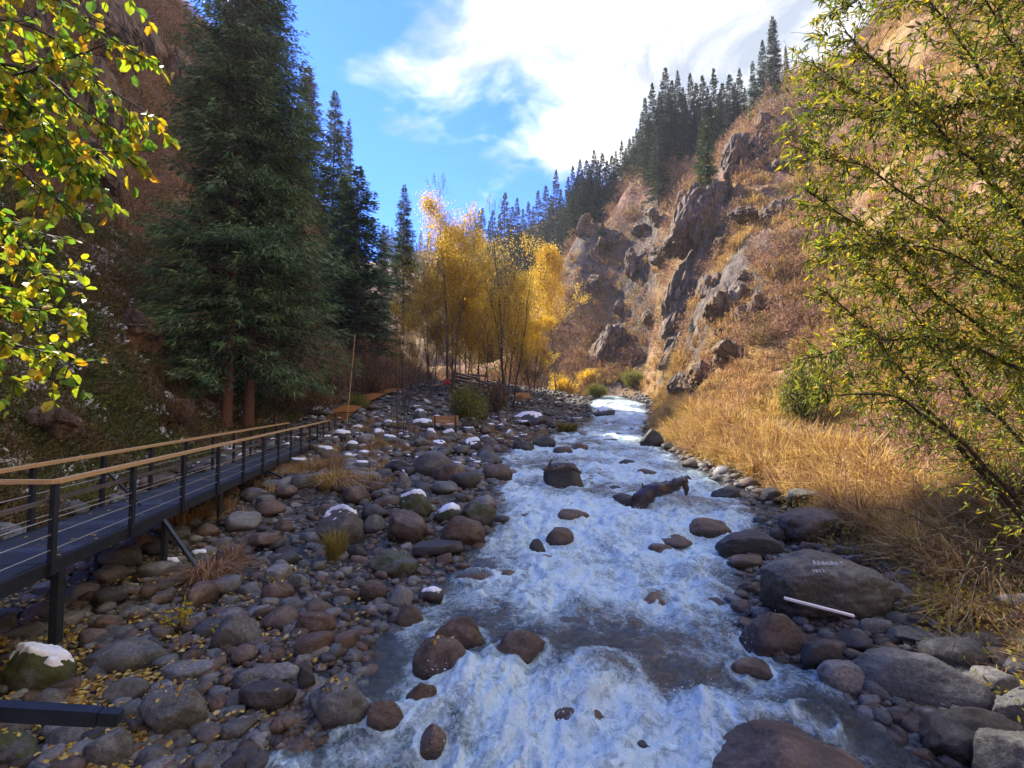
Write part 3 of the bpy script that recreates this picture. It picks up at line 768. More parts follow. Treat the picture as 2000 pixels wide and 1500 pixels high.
# ---- lettering painted on the grey boulder (strokes lie on the stone)
def letters():
    o, V, F = LET
    bvh = BVHTree.FromPolygons([Vector(v) for v in V], F.tolist())
    st = {'A': [[(0, 0), (.35, 1), (.7, 0)], [(.15, .4), (.55, .4)]], 'l': [[(0, 0), (.3, .8), (.55, 0)]],
          'm': [[(0, 0), (.05, .7), (.3, .1), (.55, .7), (.65, 0)]], 'a': [[(.5, .6), (.1, .55), (0, .2), (.2, 0), (.5, .2), (.5, .6), (.55, 0)]],
          't': [[(0, 0), (.02, .6)], [(.25, 0), (.27, .6)], [(.5, 0), (.52, .6), (.0, .66)]], 'y': [[(0, .65), (.0, 0), (.3, .05), (.3, .3), (0, .35)], [(.5, 0), (.5, .65)]],
          'K': [[(0, 0), (0, .7)], [(.4, .7), (0, .35), (.4, 0)]], '2': [[(0, .55), (.08, .72), (.3, .72), (.4, .56), (.32, .36), (0, 0), (.42, 0)]], '0': [[(0, 0), (0, .7), (.4, .7), (.4, 0), (0, 0)]]}
    mb = MB()
    def text(s, x, z, h, w):
        for ch in s:
            if ch == ' ': x += h * .6; continue
            for line in st[ch]:
                P = []
                for a, b in zip(line[:-1], line[1:]):
                    for t in np.linspace(0, 1, 6): P.append((x + (a[0] + (b[0] - a[0]) * t) * h * .8, z + (a[1] + (b[1] - a[1]) * t) * h))
                Q = []
                for (u, v) in P:
                    # from the viewer's side onto the sloping top
                    r0 = Vector((u, -3.0, v + 3.0 * .42)); hl = bvh.ray_cast(r0, Vector((0, 1, -.42)).normalized())
                    if hl[0] is not None: Q.append((hl[0] + hl[1] * .004)[:])
                if len(Q) > 2: mb.tube(Q, w, 4, True)
            x += h * .72
    sx, sz = np.abs(V[:, 0]).max(), V[:, 2].max()
    text('Almaty K', -.36 * sx, sz * .50, .085, .008)
    text('2022', -.42 * sx, sz * .33, .06, .006)
    link('painted_lettering', mb.mesh('painted_lettering', plain('chalk_paint', (.55, .55, .53), .9, .1)), o)
letters()

# ---- the rest of the stones one can pick out: scattered over the bar and the banks
base_rocks = {}
for k in ('rock_grey', 'rock_brown', 'rock_dark', 'rock_pale'):
    base_rocks[k] = [rock_me(900 + 10 * j + len(k), M[k], 3, (1, 1, 1), 0, facets=6 + 2 * (j % 4), soft=(.85, .98, .98, .9)[j % 4], rough=1.5, shape=('round', 'flat', 'block', 'round')[j % 4])  for j in range(5)]
WORDS = {'rock_grey': 'grey', 'rock_brown': 'brown', 'rock_dark': 'blackish', 'rock_pale': 'pale'}
import re
SHORT = {}; _c = {}
for _p_, rl in SNAME:
    m_ = re.match(r'^(.*?\b(?:boulder|stone|rock|slab|block|ledge)\b)', rl)
    if m_ and 3 <= len(m_.group(1).split()) <= 6: SHORT[rl] = m_.group(1); _c[m_.group(1)] = _c.get(m_.group(1), 0) + 1
SHORT = {k: v for k, v in SHORT.items() if _c[v] == 1}
used = set(); cnt = 0; tries = 0
import itertools
def region_ok(px, py):
    if py < 835 or py > 1500: return None
    return True
LABN = 0
while cnt < 186 and tries < 6000:
    tries += 1
    r = RS.rand()
    if r < .60: px, py = RS.uniform(0, 950), 860 + 640 * RS.rand() ** 1.2
    elif r < .72: px, py = RS.uniform(800, 1250), RS.uniform(783, 870)
    elif r < .86: px, py = RS.uniform(1450, 1990), RS.uniform(1000, 1480)
    else: px, py = RS.uniform(520, 980), RS.uniform(850, 1000)
    if px < 300 and py < 1050: continue
    p = hit(px, py); x, y = p.x, p.y
    if x < x_left(y) + .3 or x > x_right(y) + 1.0: continue
    inr = w_left(y) + .1 < x < w_right(y) - .3
    if inr and RS.rand() < (.94 if y < 45 else .8): continue
    w = RS.uniform(26, 78) * (1 if py > 950 else .55)
    W = w * y / FPX / 2
    W = min(max(W, .09), .5)
    if any((x - a) ** 2 + (y - b) ** 2 < (W * .8 + .72 * c) ** 2 for a, b, _, c, _d, _e in ROCKS): continue
    k = ('rock_grey', 'rock_brown', 'rock_dark', 'rock_pale')[RS.choice(4, p=[.27, .40, .13, .20])]
    j = RS.randint(5); me, V, F = base_rocks[k][j]
    hz = W * RS.uniform(.5, .85)
    g = max(T1(x, y), float(zw(y)) - .15)
    rz = RS.uniform(0, 6.28)
    o = link('boulder', me, None, (x, y, g + hz * .35), (0, 0, rz), (W, W * RS.uniform(.65, 1), hz))
    col = WORDS[k]; size = 'tiny' if W < .11 else 'small' if W < .18 else 'medium-sized' if W < .28 else 'fairly large'
    snowy_ = (y > 20 and x < w_left(y) and RS.rand() < .6)
    if snowy_:
        sc = np.array(o.scale); so = snow_on(V * sc, F, None, .62, .02, cnt, 1.0)
        if so: so.data.transform(Matrix.Diagonal((1 / sc[0], 1 / sc[1], 1 / sc[2], 1))); so.parent = o
        else: snowy_ = False
    # name it by what it lies beside
    order = sorted(SNAME, key=lambda q: (q[0] - o.location).length)[:24]
    lab = None; cand = f'{size} {col} stone on the gravel bar'
    for ref, rl in order:
        dv = o.location - ref
        rel = ('downstream of', 'upstream of')[dv.y > 0] if abs(dv.y) > abs(dv.x) * .8 else ('on the walkway side of', 'on the grassy bank side of')[dv.x > 0]
        short = SHORT.get(rl)
        if short is None: continue
        cand = f"{size} {col} {'snowy stone' if snowy_ else 'stone'} {rel} the {short}"
        if cand not in used and len(cand.split()) < 17: lab = cand; break
    if lab is None: lab = cand
    used.add(lab)
    tag(o, lab, 'boulder', 'boulders strewn over the stream bed')
    ROCKS.append((x, y, g, W, W, hz)); cnt += 1
for o, *_ in ROCK_OBJ: o['group'] = 'boulders strewn over the stream bed'

# ---- stones that lie awash or drowned in the current
DROWNED = []
t_ = 0
while len(DROWNED) < 46 and t_ < 3000:
    t_ += 1
    y = math.exp(RS.uniform(math.log(4.6), math.log(45))); x = RS.uniform(float(w_left(y)) + .3, float(w_right(y)) - .3); W = RS.uniform(.16, .42) * (1 + y / 60)
    if any((x - a) ** 2 + (y - b) ** 2 < (W + c) ** 2 for a, b, _, c, _d, _e in ROCKS): continue
    k = ('rock_brown', 'rock_brown', 'rock_dark')[RS.randint(3)]; me, V, F = base_rocks[k][RS.randint(5)]
    hz = W * RS.uniform(.4, .6); top = RS.uniform(-.12, .10); col = WORDS[k]
    o = link('boulder', me, None, (x, y, float(zw(y)) + top - hz), (0, 0, RS.uniform(0, 6.28)), (W, W * RS.uniform(.7, 1), hz))
    order = sorted([q for q in SNAME if q[1] in SHORT], key=lambda q: (q[0] - o.location).length)[:14]
    for ref, rl in order:
        dv = o.location - ref; rel = ('downstream of', 'upstream of')[dv.y > 0] if abs(dv.y) > abs(dv.x) * .8 else ('walkway side of', 'grassy bank side of')[dv.x > 0]
        lab = f"drowned {'small' if W < .26 else 'large'} {col} stone {rel} {SHORT[rl]}"
        if lab not in used: break
    used.add(lab); tag(o, lab, 'boulder', 'boulders strewn over the stream bed')
    DROWNED.append(1); ROCKS.append((x, y, float(zw(y)) + top - hz, W, W, hz))

# ---- cobbles and pebbles between them (nobody could count these)
def on_ground_pts(n, fpx, wfilter):
    out = []
    while len(out) < n:
        m_ = 4000
        px, py = fpx(m_)
        y = None
        # invert roughly: distance from the row by the river profile, then refine
        yy = np.full(m_, 12.0)
        for _ in range(12):
            yy = np.clip(yy * .4 + .6 * (CAM_Z - zw(yy) - .02) * FPX / np.maximum(py - HOR, 6), 2.5, 75)
        x = (px - 1000) / FPX * yy
        k = wfilter(x, yy)
        out += list(zip(x[k], yy[k]))
    return np.array(out[:n])
def stone_protos(tag_, mats_, n, sub=2, flat=.6):
    res = []
    for i in range(n):
        V, F = rock_geo(2000 + i * 7 + len(tag_), sub, 5 + 3 * (i % 3), soft=(.85, .98)[i % 2], shape=('round', 'flat', 'round', 'block')[i % 4]); V = V * np.array([1, .75 + .05 * (i % 4), flat])
        res.append(new_mesh(tag_, V, F, mats_[i % len(mats_)], True, {'hgt': ('POINT', V[:, 2] * .6 + .25)}))
    return res
def bed_ok(x, y):
    return (x > x_left(y) - .6) & (x < x_right(y) + .8) & ~((x > w_left(y) + .5) & (x < w_right(y) - .4) & (RS.rand(len(x)) < .9))
P = on_ground_pts(9500, lambda m: (RS.uniform(-150, 1990, m), 822 + 700 * RS.rand(m) ** 1.15), bed_ok)
z = T(P[:, 0], P[:, 1]); dist = np.hypot(P[:, 0], P[:, 1])
sz = np.clip(RS.lognormal(math.log(.055), .5, len(P)), .025, .16) * np.clip(.8 + dist / 30, .8, 1.9)
pr = stone_protos('cobble', [M['rock_grey'], M['rock_brown'], M['rock_dark'], M['rock_brown'], M['rock_pale'], M['rock_grey']], 12)
scatter('river_pebbles', pr, np.c_[P, z + sz * .18], np.c_[RS.uniform(-.25, .25, (len(P), 2)), RS.uniform(0, 6.28, len(P))], sz, RS.randint(0, 12, len(P)),
        'grey and brown cobbles and pebbles that cover the gravel bars')
P = on_ground_pts(9000, lambda m: (RS.uniform(-100, 1990, m), 960 + 600 * RS.rand(m)), lambda x, y: bed_ok(x, y) & (y < 14))
z = T(P[:, 0], P[:, 1]); sz = np.clip(RS.lognormal(math.log(.024), .4, len(P)), .012, .05)
bars = []
while len(bars) < 7000:
    y = math.exp(RS.uniform(math.log(17), math.log(74))); x = RS.uniform(float(x_left(y)) - 1, float(x_right(y)) + 1)
    if w_left(y) + .5 < x < w_right(y) - .4 and RS.rand() < .95: continue
    bars.append((x, y))
bars = np.array(bars); zb_ = T(bars[:, 0], bars[:, 1]); szb = np.clip(RS.lognormal(math.log(.13), .5, len(bars)), .06, .42)
frost = [rock_me(3000 + j, M[k], 2, (1, .8, .6), 0) for j, k in enumerate(('rock_grey', 'rock_dark', 'rock_brown', 'rock_grey', 'rock_pale'))]
scatter('bar_stones', [f[0] for f in frost], np.c_[bars, zb_ + szb * .2], np.c_[RS.uniform(-.25, .25, (len(bars), 2)), RS.uniform(0, 6.28, len(bars))], szb, RS.randint(0, 5, len(bars)), 'countless stones on the upper gravel bars')
# a dusting of snow on many of them
kb = (RS.rand(len(bars)) < .16) & (bars[:, 0] < w_left(bars[:, 1])) & (bars[:, 1] > 21)
capV, capF = rock_geo(77, 2, 4); capV = capV * np.array([.66, .5, .16])
scatter('stone_snow', [new_mesh('snow_pat', capV, capF, M['snow'], True)], np.c_[bars[kb], zb_[kb] + szb[kb] * .70], np.c_[RS.uniform(-.2, .2, (kb.sum(), 2)), RS.uniform(0, 6.28, kb.sum())], szb[kb], np.zeros(kb.sum()), 'thin snow lying on the stones of the upper bar')
scatter('fine_gravel', pr, np.c_[P, z + sz * .1], np.c_[RS.uniform(-.25, .25, (len(P), 2)), RS.uniform(0, 6.28, len(P))], sz, RS.randint(0, 12, len(P)),
        'fine gravel between the cobbles of the near bar')

# ------------------------------------------------------------------ water
def foam_field(x, y):
    wl_, wr_ = w_left(y), w_right(y)
    ins = np.minimum(x - wl_, wr_ - x)
    f = (.42 + .36 * fbm(x * .6, y * .5, 3.3, 3) - .05 * sms(12, 7, y)) * sms(-.2, 1.3, ins)
    t = (x - wl_) / (wr_ - wl_)
    def blob(px, py, rx, ry, a):
        p = hit(px, py); return a * np.exp(-(((x - p.x) / (rx * p.y / FPX)) ** 2 + ((y - p.y) / ry) ** 2))
    for b in [(1150,1020,220,1.6,.45),(1250,1120,170,1.5,.38),(1400,1020,130,1.2,.45),(1000,1060,90,.9,.4),(1150,1400,170,.45,.65),(1060,1360,90,.35,.4),(1400,1390,110,.4,.5),
              (1450,1250,70,.6,.4),(1120,980,150,1.2,.45),(1000,1470,150,.35,.35),(1230,1470,220,.3,.5),(900,1330,80,.35,.45),(1180,1180,150,.9,.1),(1000,960,90,1.6,.3),
              (1200,900,110,4,.35),(1200,850,60,5,.45),(1210,800,60,14,.6),(1340,930,90,2.5,.2),(985,1180,70,.7,.2),(1050,870,60,2.5,.25),
              (590,1160,30,.3,.3),(705,935,60,1.0,.35),(920,930,30,1.0,.5),(560,1400,60,.3,.15),
              (1180,1260,140,.4,-.16),(1010,1190,70,.5,-.15),(1300,1330,90,.25,-.2),(1420,1190,60,.6,-.2),(1600,1420,180,.8,-.75),(960,1420,60,.2,-.2)]:
        f = f + blob(*b) * sms(-.9, .4, ins)
    for (rx_, ry_, _z, a, b, c) in ROCKS:
        if a < .14 or not (w_left(ry_) - .4 < rx_ < w_right(ry_) + .3): continue
        dx, dy = (x - rx_) / a, (y - ry_) / a
        f = f + .40 * np.exp(-(dx ** 2 / 1.4 + (dy + 1.6) ** 2 / 2.6)) * sms(-.5, .3, ins)
        f = f + .38 * np.exp(-((np.hypot(dx, dy * a / b) - 1.08) / .22) ** 2) * sms(-.5, .3, ins)
    return f
wa = np.radians(np.linspace(-52, 52, 640)); wr = np.concatenate([np.geomspace(2.6, 84, 520)])
wx, wy = polar(wa, wr)
ins = np.minimum(wx - w_left(wy), w_right(wy) - wx)
foam = foam_field(wx, wy)
calm = sms(-.6, .8, ins)
fa = np.clip(foam, 0, 1)
amp = (.012 + .075 * sms(.2, 1, foam)) * calm + .006
flow = pn(wx * .7, wy * .35, 5) * .6
dz = amp * (1.7 * fbm(wx * 1.3 + flow, wy * .95, 0, 3) + .8 * (ridged(wx * 2.3 + flow * 2, wy * 2.0, 1, 2) - .7) + .30 * fbm(wx * 7, wy * 7, 2, 2))
# water humps over drowned stones and falls off behind ledges
for (px, py, a) in [(1260,980,.16),(1330,985,.14),(1110,1010,.12),(1215,905,.1),(1060,1265,.10),(1180,1310,.12),(960,1300,.10),(1300,1250,.05),(1080,1180,.06)]:
    p = hit(px, py); dz = dz + a * np.exp(-(((wx - p.x) / .45) ** 2 + ((wy - p.y) / .4) ** 2))
for (rx_, ry_, _z, a, b, c) in ROCKS:
    if a < .2 or not (w_left(ry_) - .2 < rx_ < w_right(ry_) + .2): continue
    am = min(a, .4)
    dz = dz + .22 * am * np.exp(-(((wx - rx_) / (a * 1.1)) ** 2 + ((wy - ry_ - b * 1.0) / (b * .6)) ** 2)) - .16 * am * np.exp(-(((wx - rx_) / (a * .9)) ** 2 + ((wy - ry_ + b * 1.5) / (b * .8)) ** 2))
lev = zw(wy) + dz
gnd = T(wx, wy, False)
ok = (lev > gnd - .05) | (ins > -.3)
ok &= (wx > x_left(wy) - 1) & (wx < x_right(wy) + .5)
nr2 = len(wr); I = np.arange(len(wa) - 1)[:, None] * nr2; J = np.arange(nr2 - 1)[None]
WF = np.stack([I + J, I + nr2 + J, I + nr2 + J + 1, I + J + 1], -1).reshape(-1, 4)
WF = WF[ok[WF].any(1)]
u_, inv = np.unique(WF, return_inverse=True)
def water_mat():
    m, n, l, b = mat('water', .1); p = pos(n)
    out = n['Material Output']
    mp = n.new('ShaderNodeMapping'); mp.inputs['Scale'].default_value = (1, .8, 1); l.new(p, mp.inputs[0])
    n1 = noise(n, l, mp.outputs[0], 2.2, 8, .66, 1.3); n2 = noise(n, l, mp.outputs[0], 9, 6, .66, 1.6); n3 = noise(n, l, mp.outputs[0], 34, 4, .65, .8)
    fo = attr(n, 'foam')
    web = n.new('ShaderNodeTexVoronoi'); web.feature = 'DISTANCE_TO_EDGE'; web.inputs['Scale'].default_value = 3.2
    wv = n.new('ShaderNodeVectorMath'); wv.operation = 'ADD'; l.new(mp.outputs[0], wv.inputs[0])
    nv = n.new('ShaderNodeTexNoise'); nv.inputs['Scale'].default_value = 3; nv.inputs['Detail'].default_value = 5; l.new(mp.outputs[0], nv.inputs['Vector'])
    sv_ = n.new('ShaderNodeVectorMath'); sv_.operation = 'SCALE'; sv_.inputs['Scale'].default_value = .9; l.new(nv.outputs['Color'], sv_.inputs[0])
    l.new(sv_.outputs[0], wv.inputs[1]); l.new(wv.outputs[0], web.inputs['Vector'])
    webl = mth(n, l, 'SUBTRACT', 1, mth(n, l, 'MULTIPLY', web.outputs['Distance'], 9), clamp=True)
    webl = mth(n, l, 'MULTIPLY', webl, mth(n, l, 'MULTIPLY', fo, .28))
    s = mth(n, l, 'ADD', fo, mth(n, l, 'MULTIPLY', mth(n, l, 'SUBTRACT', n1, .5), 1.25))
    s = mth(n, l, 'ADD', s, mth(n, l, 'MULTIPLY', mth(n, l, 'SUBTRACT', n2, .5), .8))
    s = mth(n, l, 'ADD', s, mth(n, l, 'MULTIPLY', mth(n, l, 'SUBTRACT', n3, .5), .35))
    s = mth(n, l, 'ADD', s, webl)
    fm = mth(n, l, 'MULTIPLY', mth(n, l, 'SUBTRACT', s, .40), 1.5, clamp=True)
    fm = mth(n, l, 'POWER', fm, 1.15)
    # foam
    b.inputs['Roughness'].default_value = .55
    l.new(ramp(n, l, n2, [(.3, (.42, .64, .67)), (.6, (.68, .82, .83)), (.8, (.88, .93, .93))]), b.inputs['Base Color'])
    # clear water: tinted see-through with a gloss
    tr = n.new('ShaderNodeBsdfTransparent'); tr.inputs[0].default_value = (.76, .90, .87, 1)
    gl = n.new('ShaderNodeBsdfGlossy'); gl.inputs['Roughness'].default_value = .06
    fr = n.new('ShaderNodeFresnel'); fr.inputs['IOR'].default_value = 1.5
    mx = n.new('ShaderNodeMixShader'); l.new(mth(n, l, 'MULTIPLY', fr.outputs[0], 1.3, clamp=True), mx.inputs[0]); l.new(tr.outputs[0], mx.inputs[1]); l.new(gl.outputs[0], mx.inputs[2])
    # silt and air in the current: milky blue grey
    df = n.new('ShaderNodeBsdfDiffuse'); df.inputs[0].default_value = (.30, .44, .48, 1)
    mk = n.new('ShaderNodeMixShader'); l.new(mth(n, l, 'MULTIPLY', mth(n, l, 'MULTIPLY', fo, .42, clamp=True), n1, clamp=True), mk.inputs[0]); l.new(mx.outputs[0], mk.inputs[1]); l.new(df.outputs[0], mk.inputs[2])
    fin = n.new('ShaderNodeMixShader'); l.new(fm, fin.inputs[0]); l.new(mk.outputs[0], fin.inputs[1]); l.new(b.outputs[0], fin.inputs[2])
    l.new(fin.outputs[0], out.inputs[0])
    q = n.new('ShaderNodeBump'); q.inputs['Strength'].default_value = .8; q.inputs['Distance'].default_value = .05
    l.new(mth(n, l, 'ADD', mth(n, l, 'MULTIPLY', n2, .8), mth(n, l, 'ADD', mth(n, l, 'MULTIPLY', n3, .35), mth(n, l, 'MULTIPLY', fm, .5))), q.inputs['Height'])
    for s_ in (b.inputs['Normal'], gl.inputs['Normal'], fr.inputs['Normal'], df.inputs['Normal']): l.new(q.outputs[0], s_)
    return m
M['water'] = water_mat()
wme = new_mesh('river_water', np.c_[wx, wy, lev][u_], inv.reshape(WF.shape), M['water'], True, {'foam': ('POINT', fa[u_] * calm[u_] + .06)})
tag(link('river_water', wme), 'clear mountain river breaking into white foam between the boulders', None, None, 'structure')

# spray: drops thrown up where the river breaks
SP = []
for (px, py, rx, n) in [(1120, 1400, 170, 420), (1000, 1440, 110, 200), (1380, 1400, 110, 200), (900, 1340, 60, 120), (1300, 985, 50, 160), (1110, 965, 60, 140), (1450, 1250, 50, 100), (1470, 1030, 60, 90), (1180, 1050, 160, 200), (1260, 1000, 80, 160)]:
    p = hit(px, py)
    for i in range(n):
        x = p.x + RS.normal() * rx * .6 * p.y / FPX; y = p.y + RS.normal() * .18; SP.append((x, y, float(zw(y)) + .04 + abs(RS.normal()) * .10))
dV, dF = ICO[2]
m_d, nn0, ll0, bb0 = mat('drops', .2); bb0.inputs['Base Color'].default_value = (.85, .90, .93, 1)
scatter('water_spray', [new_mesh('drop', dV, dF, m_d, True)], SP, np.zeros((len(SP), 3)), np.clip(RS.lognormal(math.log(.0045), .4, len(SP)), .002, .010), np.zeros(len(SP)), 'spray drops thrown up by the rapids')

# ------------------------------------------------------------------ steel walkway with wooden handrails
M['steel'] = plain('blue_black_steel', (.028, .036, .048), .42, .3, 6, metal=.3)
M['cable'] = plain('steel_cable', (.42, .42, .40), .4, .1, 8, metal=.7)
M['pipe'] = plain('pipe_rail', (.20, .175, .15), .35, .25, 3, metal=.4)
M['rail_wood'] = plain('rail_wood', (.62, .40, .19), .45, .28, 5, aniso=(1, 14, 14), bmp=.15)
M['orange_wood'] = plain('orange_wood', (.42, .21, .08), .5, .28, 5, aniso=(1, 12, 12), bmp=.15)
M['white_wood'] = plain('white_wood', (.72, .72, .70), .6, .1, 6)
M['bark_red'] = plain('bark_red', (.17, .085, .06), .9, .45, 12, bmp=.8)
M['bark_grey'] = plain('bark_grey', (.10, .085, .07), .9, .4, 9, bmp=.7)
M['twig_dark'] = plain('twig_dark', (.045, .033, .026), .85, .3, 9)
M['wet_wood'] = plain('wet_wood', (.06, .038, .026), .3, .5, 7, aniso=(1, 6, 6), bmp=.6)
def deck_mat():
    m, n, l, b = mat('deck_grating', .5)
    tcn = n.new('ShaderNodeTexCoord')
    br = n.new('ShaderNodeTexVoronoi'); br.inputs['Scale'].default_value = 26; br.feature = 'DISTANCE_TO_EDGE'; br.inputs['Randomness'].default_value = .12
    mp = n.new('ShaderNodeMapping'); mp.inputs['Scale'].default_value = (1, .5, 1); l.new(pos(n), mp.inputs[0]); l.new(mp.outputs[0], br.inputs['Vector'])
    e = mth(n, l, 'MULTIPLY', br.outputs['Distance'], 5, clamp=True)
    l.new(ramp(n, l, e, [(.2, (.085, .105, .14)), (.6, (.022, .028, .038))]), b.inputs['Base Color'])
    b.inputs['Metallic'].default_value = .3
    bump(n, l, b, mth(n, l, 'SUBTRACT', 1, e), .8, .01)
    return m
M['deck'] = deck_mat()
WK0 = Vector((-6.0, 7.05, 0)); WDIR = Vector((-.191, 1, 0))
def wk(y, side=0.0):
    """a point of the walkway: y on the near rail line, side metres to the far side; z = deck top"""
    return Vector((-6.0 - .191 * (y - 7.05) - side * .982, y - side * .188, 1.70 + (y - 7.05) * .0225))
walk = empty('walkway', wk(18, .7), 'long blue-black steel footbridge walkway with wooden handrails along the stony bank', 'walkway')
wl0 = walk.location.copy()
def part(name, mb, m, parent=walk, smooth=False, label=None):
    me = mb.mesh(name, m, smooth)
    pl = parent.location if parent.parent is None else Vector(parent['_o'])
    me.transform(Matrix.Translation(-pl))
    o = link(name, me, parent)
    if label: o['label'] = label
    return o
WID = 1.35
yp = [5.05 + 2.0 * i + (0 if i != 1 else 0) for i in range(14)]
for a, b in zip(np.arange(3.0, 31, 2.0), np.arange(5.0, 33, 2.0)):
    b = min(b, 31.0)
    if b - a < .3: continue
    mb = MB(); c = (wk(a, WID / 2) + wk(b, WID / 2)) / 2
    d = wk(b) - wk(a)
    mb.bar(wk(a + .012, WID / 2) - Vector((0, 0, .02)), wk(b - .012, WID / 2) - Vector((0, 0, .02)), WID - .1, .035)
    part('deck_panel', mb, M['deck'])
for s in (0, WID):
    mb = MB(); mb.bar(wk(3, s) - Vector((0, 0, .09)), wk(31.0, s) - Vector((0, 0, .09)), .07, .17); part('side_beam', mb, M['steel'])
mb = MB()
for y in np.arange(4, 31, 1.0): mb.bar(wk(y, .04) - Vector((0, 0, .10)), wk(y, WID - .04) - Vector((0, 0, .10)), .05, .08)
part('cross_beam', mb, M['steel'])
for s, ex in ((-.055, 0), (WID + .055, .2)):
    for y in yp:
        if s > 1 and (y < 4 or y > 28): continue
        mb = MB(); mb.bar(wk(y, s) - Vector((0, 0, .16)), wk(y, s) + Vector((0, 0, 1.0)), .07, .07); part('post', mb, M['steel'])
up = lambda h: Vector((0, 0, h))
# top handrails: wood, in planks end to end; the near one turns the corner
def rail(pts, w, h, name, m):
    for p, q in zip(pts[:-1], pts[1:]):
        d = (q - p).normalized() * .003
        mb = MB(); mb.bar(p + d, q - d, w, h); part(name, mb, m)
RH = 1.03
rail([wk(y, -.055) + up(RH) for y in (7.05, 11.05, 15.05, 19.05, 23.05, 27.05, 31.1)], .10, .055, 'handrail', M['rail_wood'])
rail([wk(7.05, -.055) + up(RH), wk(7.05, -.055) + up(RH) + Vector((-1.2, -.03, 0)), wk(7.05, -.055) + up(RH) + Vector((-3.6, -.1, 0))], .10, .055, 'handrail', M['rail_wood'])
rail([wk(y, WID + .055) + up(RH) for y in (3.05, 7.05, 11.05, 15.05, 19.05, 23.05, 27.5)], .10, .055, 'handrail', M['rail_wood'])
rail([wk(y, .03) + up(.78) for y in (3.05, 11.05, 19.05, 31.0)], .05, .05, 'pipe_rail', M['pipe'])
for h in (.56, .36, .16):
    for s in (-.055, WID + .055):
        mb = MB(); mb.tube([wk(3, s) + up(h), wk(31, s) + up(h)], .0075, 5); part('rail_wire', mb, M['cable'])
for y in (28.9, 25.0, 11.0):
    mb = MB(); mb.bar(wk(y, WID / 2) + up(.0), wk(y, WID + .0) + up(.72), .04, .04); part('brace', mb, M['steel'])
for y, s in [(7.35,.03),(7.6,WID-.05),(10.5,.03),(10.8,WID-.05),(13.5,.03),(13.8,WID-.05),(17.8,.03),(18,WID-.05),(22.8,.03),(23,WID-.05),(26.8,.03),(29.8,.03)]:
    p = wk(y, s); g = T1(p.x, p.y) - .15
    mb = MB(); mb.bar(Vector((p.x, p.y, g)), p - up(.175), .11 if y < 9 else .09, .11 if y < 9 else .09); part('support_leg', mb, M['steel'])
for y, dx, dy in [(10.3, 1.15, -.5), (17.7, .9, -.2)]:
    p = wk(y, -.03) - up(.17); gx_, gy_ = p.x + dx, p.y + dy
    mb = MB(); mb.bar(p, Vector((gx_, gy_, T1(gx_, gy_) + .05)), .06, .06); part('diagonal_brace', mb, M['steel'])

def thing_mesh(name, mb, m, label, cat, loc, group=None, rz=0, smooth=False):
    o = link(name, mb.mesh(name, m, smooth), None, loc, (0, 0, rz)); return tag(o, label, cat, group)
def sub(name, mb, m, parent, smooth=False):
    return link(name, mb.mesh(name, m, smooth), parent)

# steel box beam lying on the stones, lower left
a, b_ = at(-60, 1385, 4.1), at(235, 1402, 4.25)
bx = empty('steel_beam', a, 'blue-black steel box beam lying on the stones below the snow-capped boulder', 'beam')
mb = MB(); mb.bar((0, 0, 0), (b_ - a) * .86, .10, .11); sub('beam_tube', mb, M['steel'], bx)
mb = MB(); mb.bar((b_ - a) * .863, (b_ - a), .085, .095); sub('end_sleeve', mb, M['steel'], bx)
# white plank by the lettered boulder
a, b_ = at(1532, 1168, 6.75), at(1668, 1203, 6.55)
o = MB(); o.bar((0, 0, 0), b_ - a, .06, .022)
thing_mesh('white_plank', o, M['white_wood'], 'narrow white plank resting against the foot of the lettered boulder', 'plank', a)

# broken log reaching over the rapid and driftwood on the square rock
def log(name, pts, rad, label, cat, extra=()):
    p0 = pts[0]; mb = MB()
    P = np.array([(p - p0)[:] for p in pts]); t = np.linspace(0, 1, len(P)); tt = np.linspace(0, 1, 26)
    Q = np.stack([np.interp(tt, t, P[:, i]) for i in range(3)], 1); Q[1:-1] = (Q[:-2] + Q[1:-1] * 2 + Q[2:]) / 4
    r = np.interp(tt, t, rad) * (1 + .35 * pn(tt * 9, 0, 3))
    mb.tube(Q, r, 14); vv = mb.V[0]; vv += vv * 0 + np.stack([pn(vv[:, 0] * 9, vv[:, 1] * 9, vv[:, 2] * 9 + k) for k in range(3)], 1) * .09
    o = tag(link(name, mb.mesh(name, M['wet_wood'], True), None, p0), label, cat)
    for e in extra:
        mb = MB(); mb.tube([(q - p0)[:] for q in e[0]], e[1], 7); link('broken_limb', mb.mesh('broken_limb', M['wet_wood'], True), o)
    return o
D = hit(1290, 990).y
log('driftwood_log', [at(1240, 1010, D), at(1252, 975, D), at(1275, 958, D - .05), at(1305, 952, D - .1), at(1330, 942, D - .15), at(1341, 937, D - .15)], [.24, .25, .21, .15, .12, .09],
    'dark broken log arching out of the white water like a neck', 'log',
    [([at(1335, 940, D - .15), at(1341, 955, D - .2), at(1340, 968, D - .22)], [.09, .08, .03]), ([at(1334, 940, D - .15), at(1343, 931, D), at(1350, 936, D)], [.07, .05, .02]),
     ([at(1330, 940, D - .1), at(1332, 928, D)], [.04, .01]), ([at(1290, 955, D), at(1294, 944, D), at(1303, 938, D)], [.06, .04, .01]), ([at(1268, 962, D), at(1256, 952, D), at(1254, 944, D)], [.08, .05, .02])])
D = hit(1100, 950).y
log('driftwood_branch', [at(1062, 918, D - .5), at(1085, 915, D - .45), at(1110, 913, D - .4), at(1135, 920, D - .35)], [.07, .09, .08, .04],
    'dark driftwood branch caught on top of the square-topped rock', 'driftwood', [([at(1072, 916, D - .5), at(1074, 905, D - .5), at(1078, 897, D - .5)], [.05, .04, .02]), ([at(1068, 918, D - .5), at(1058, 916, D - .5)], [.05, .02])])

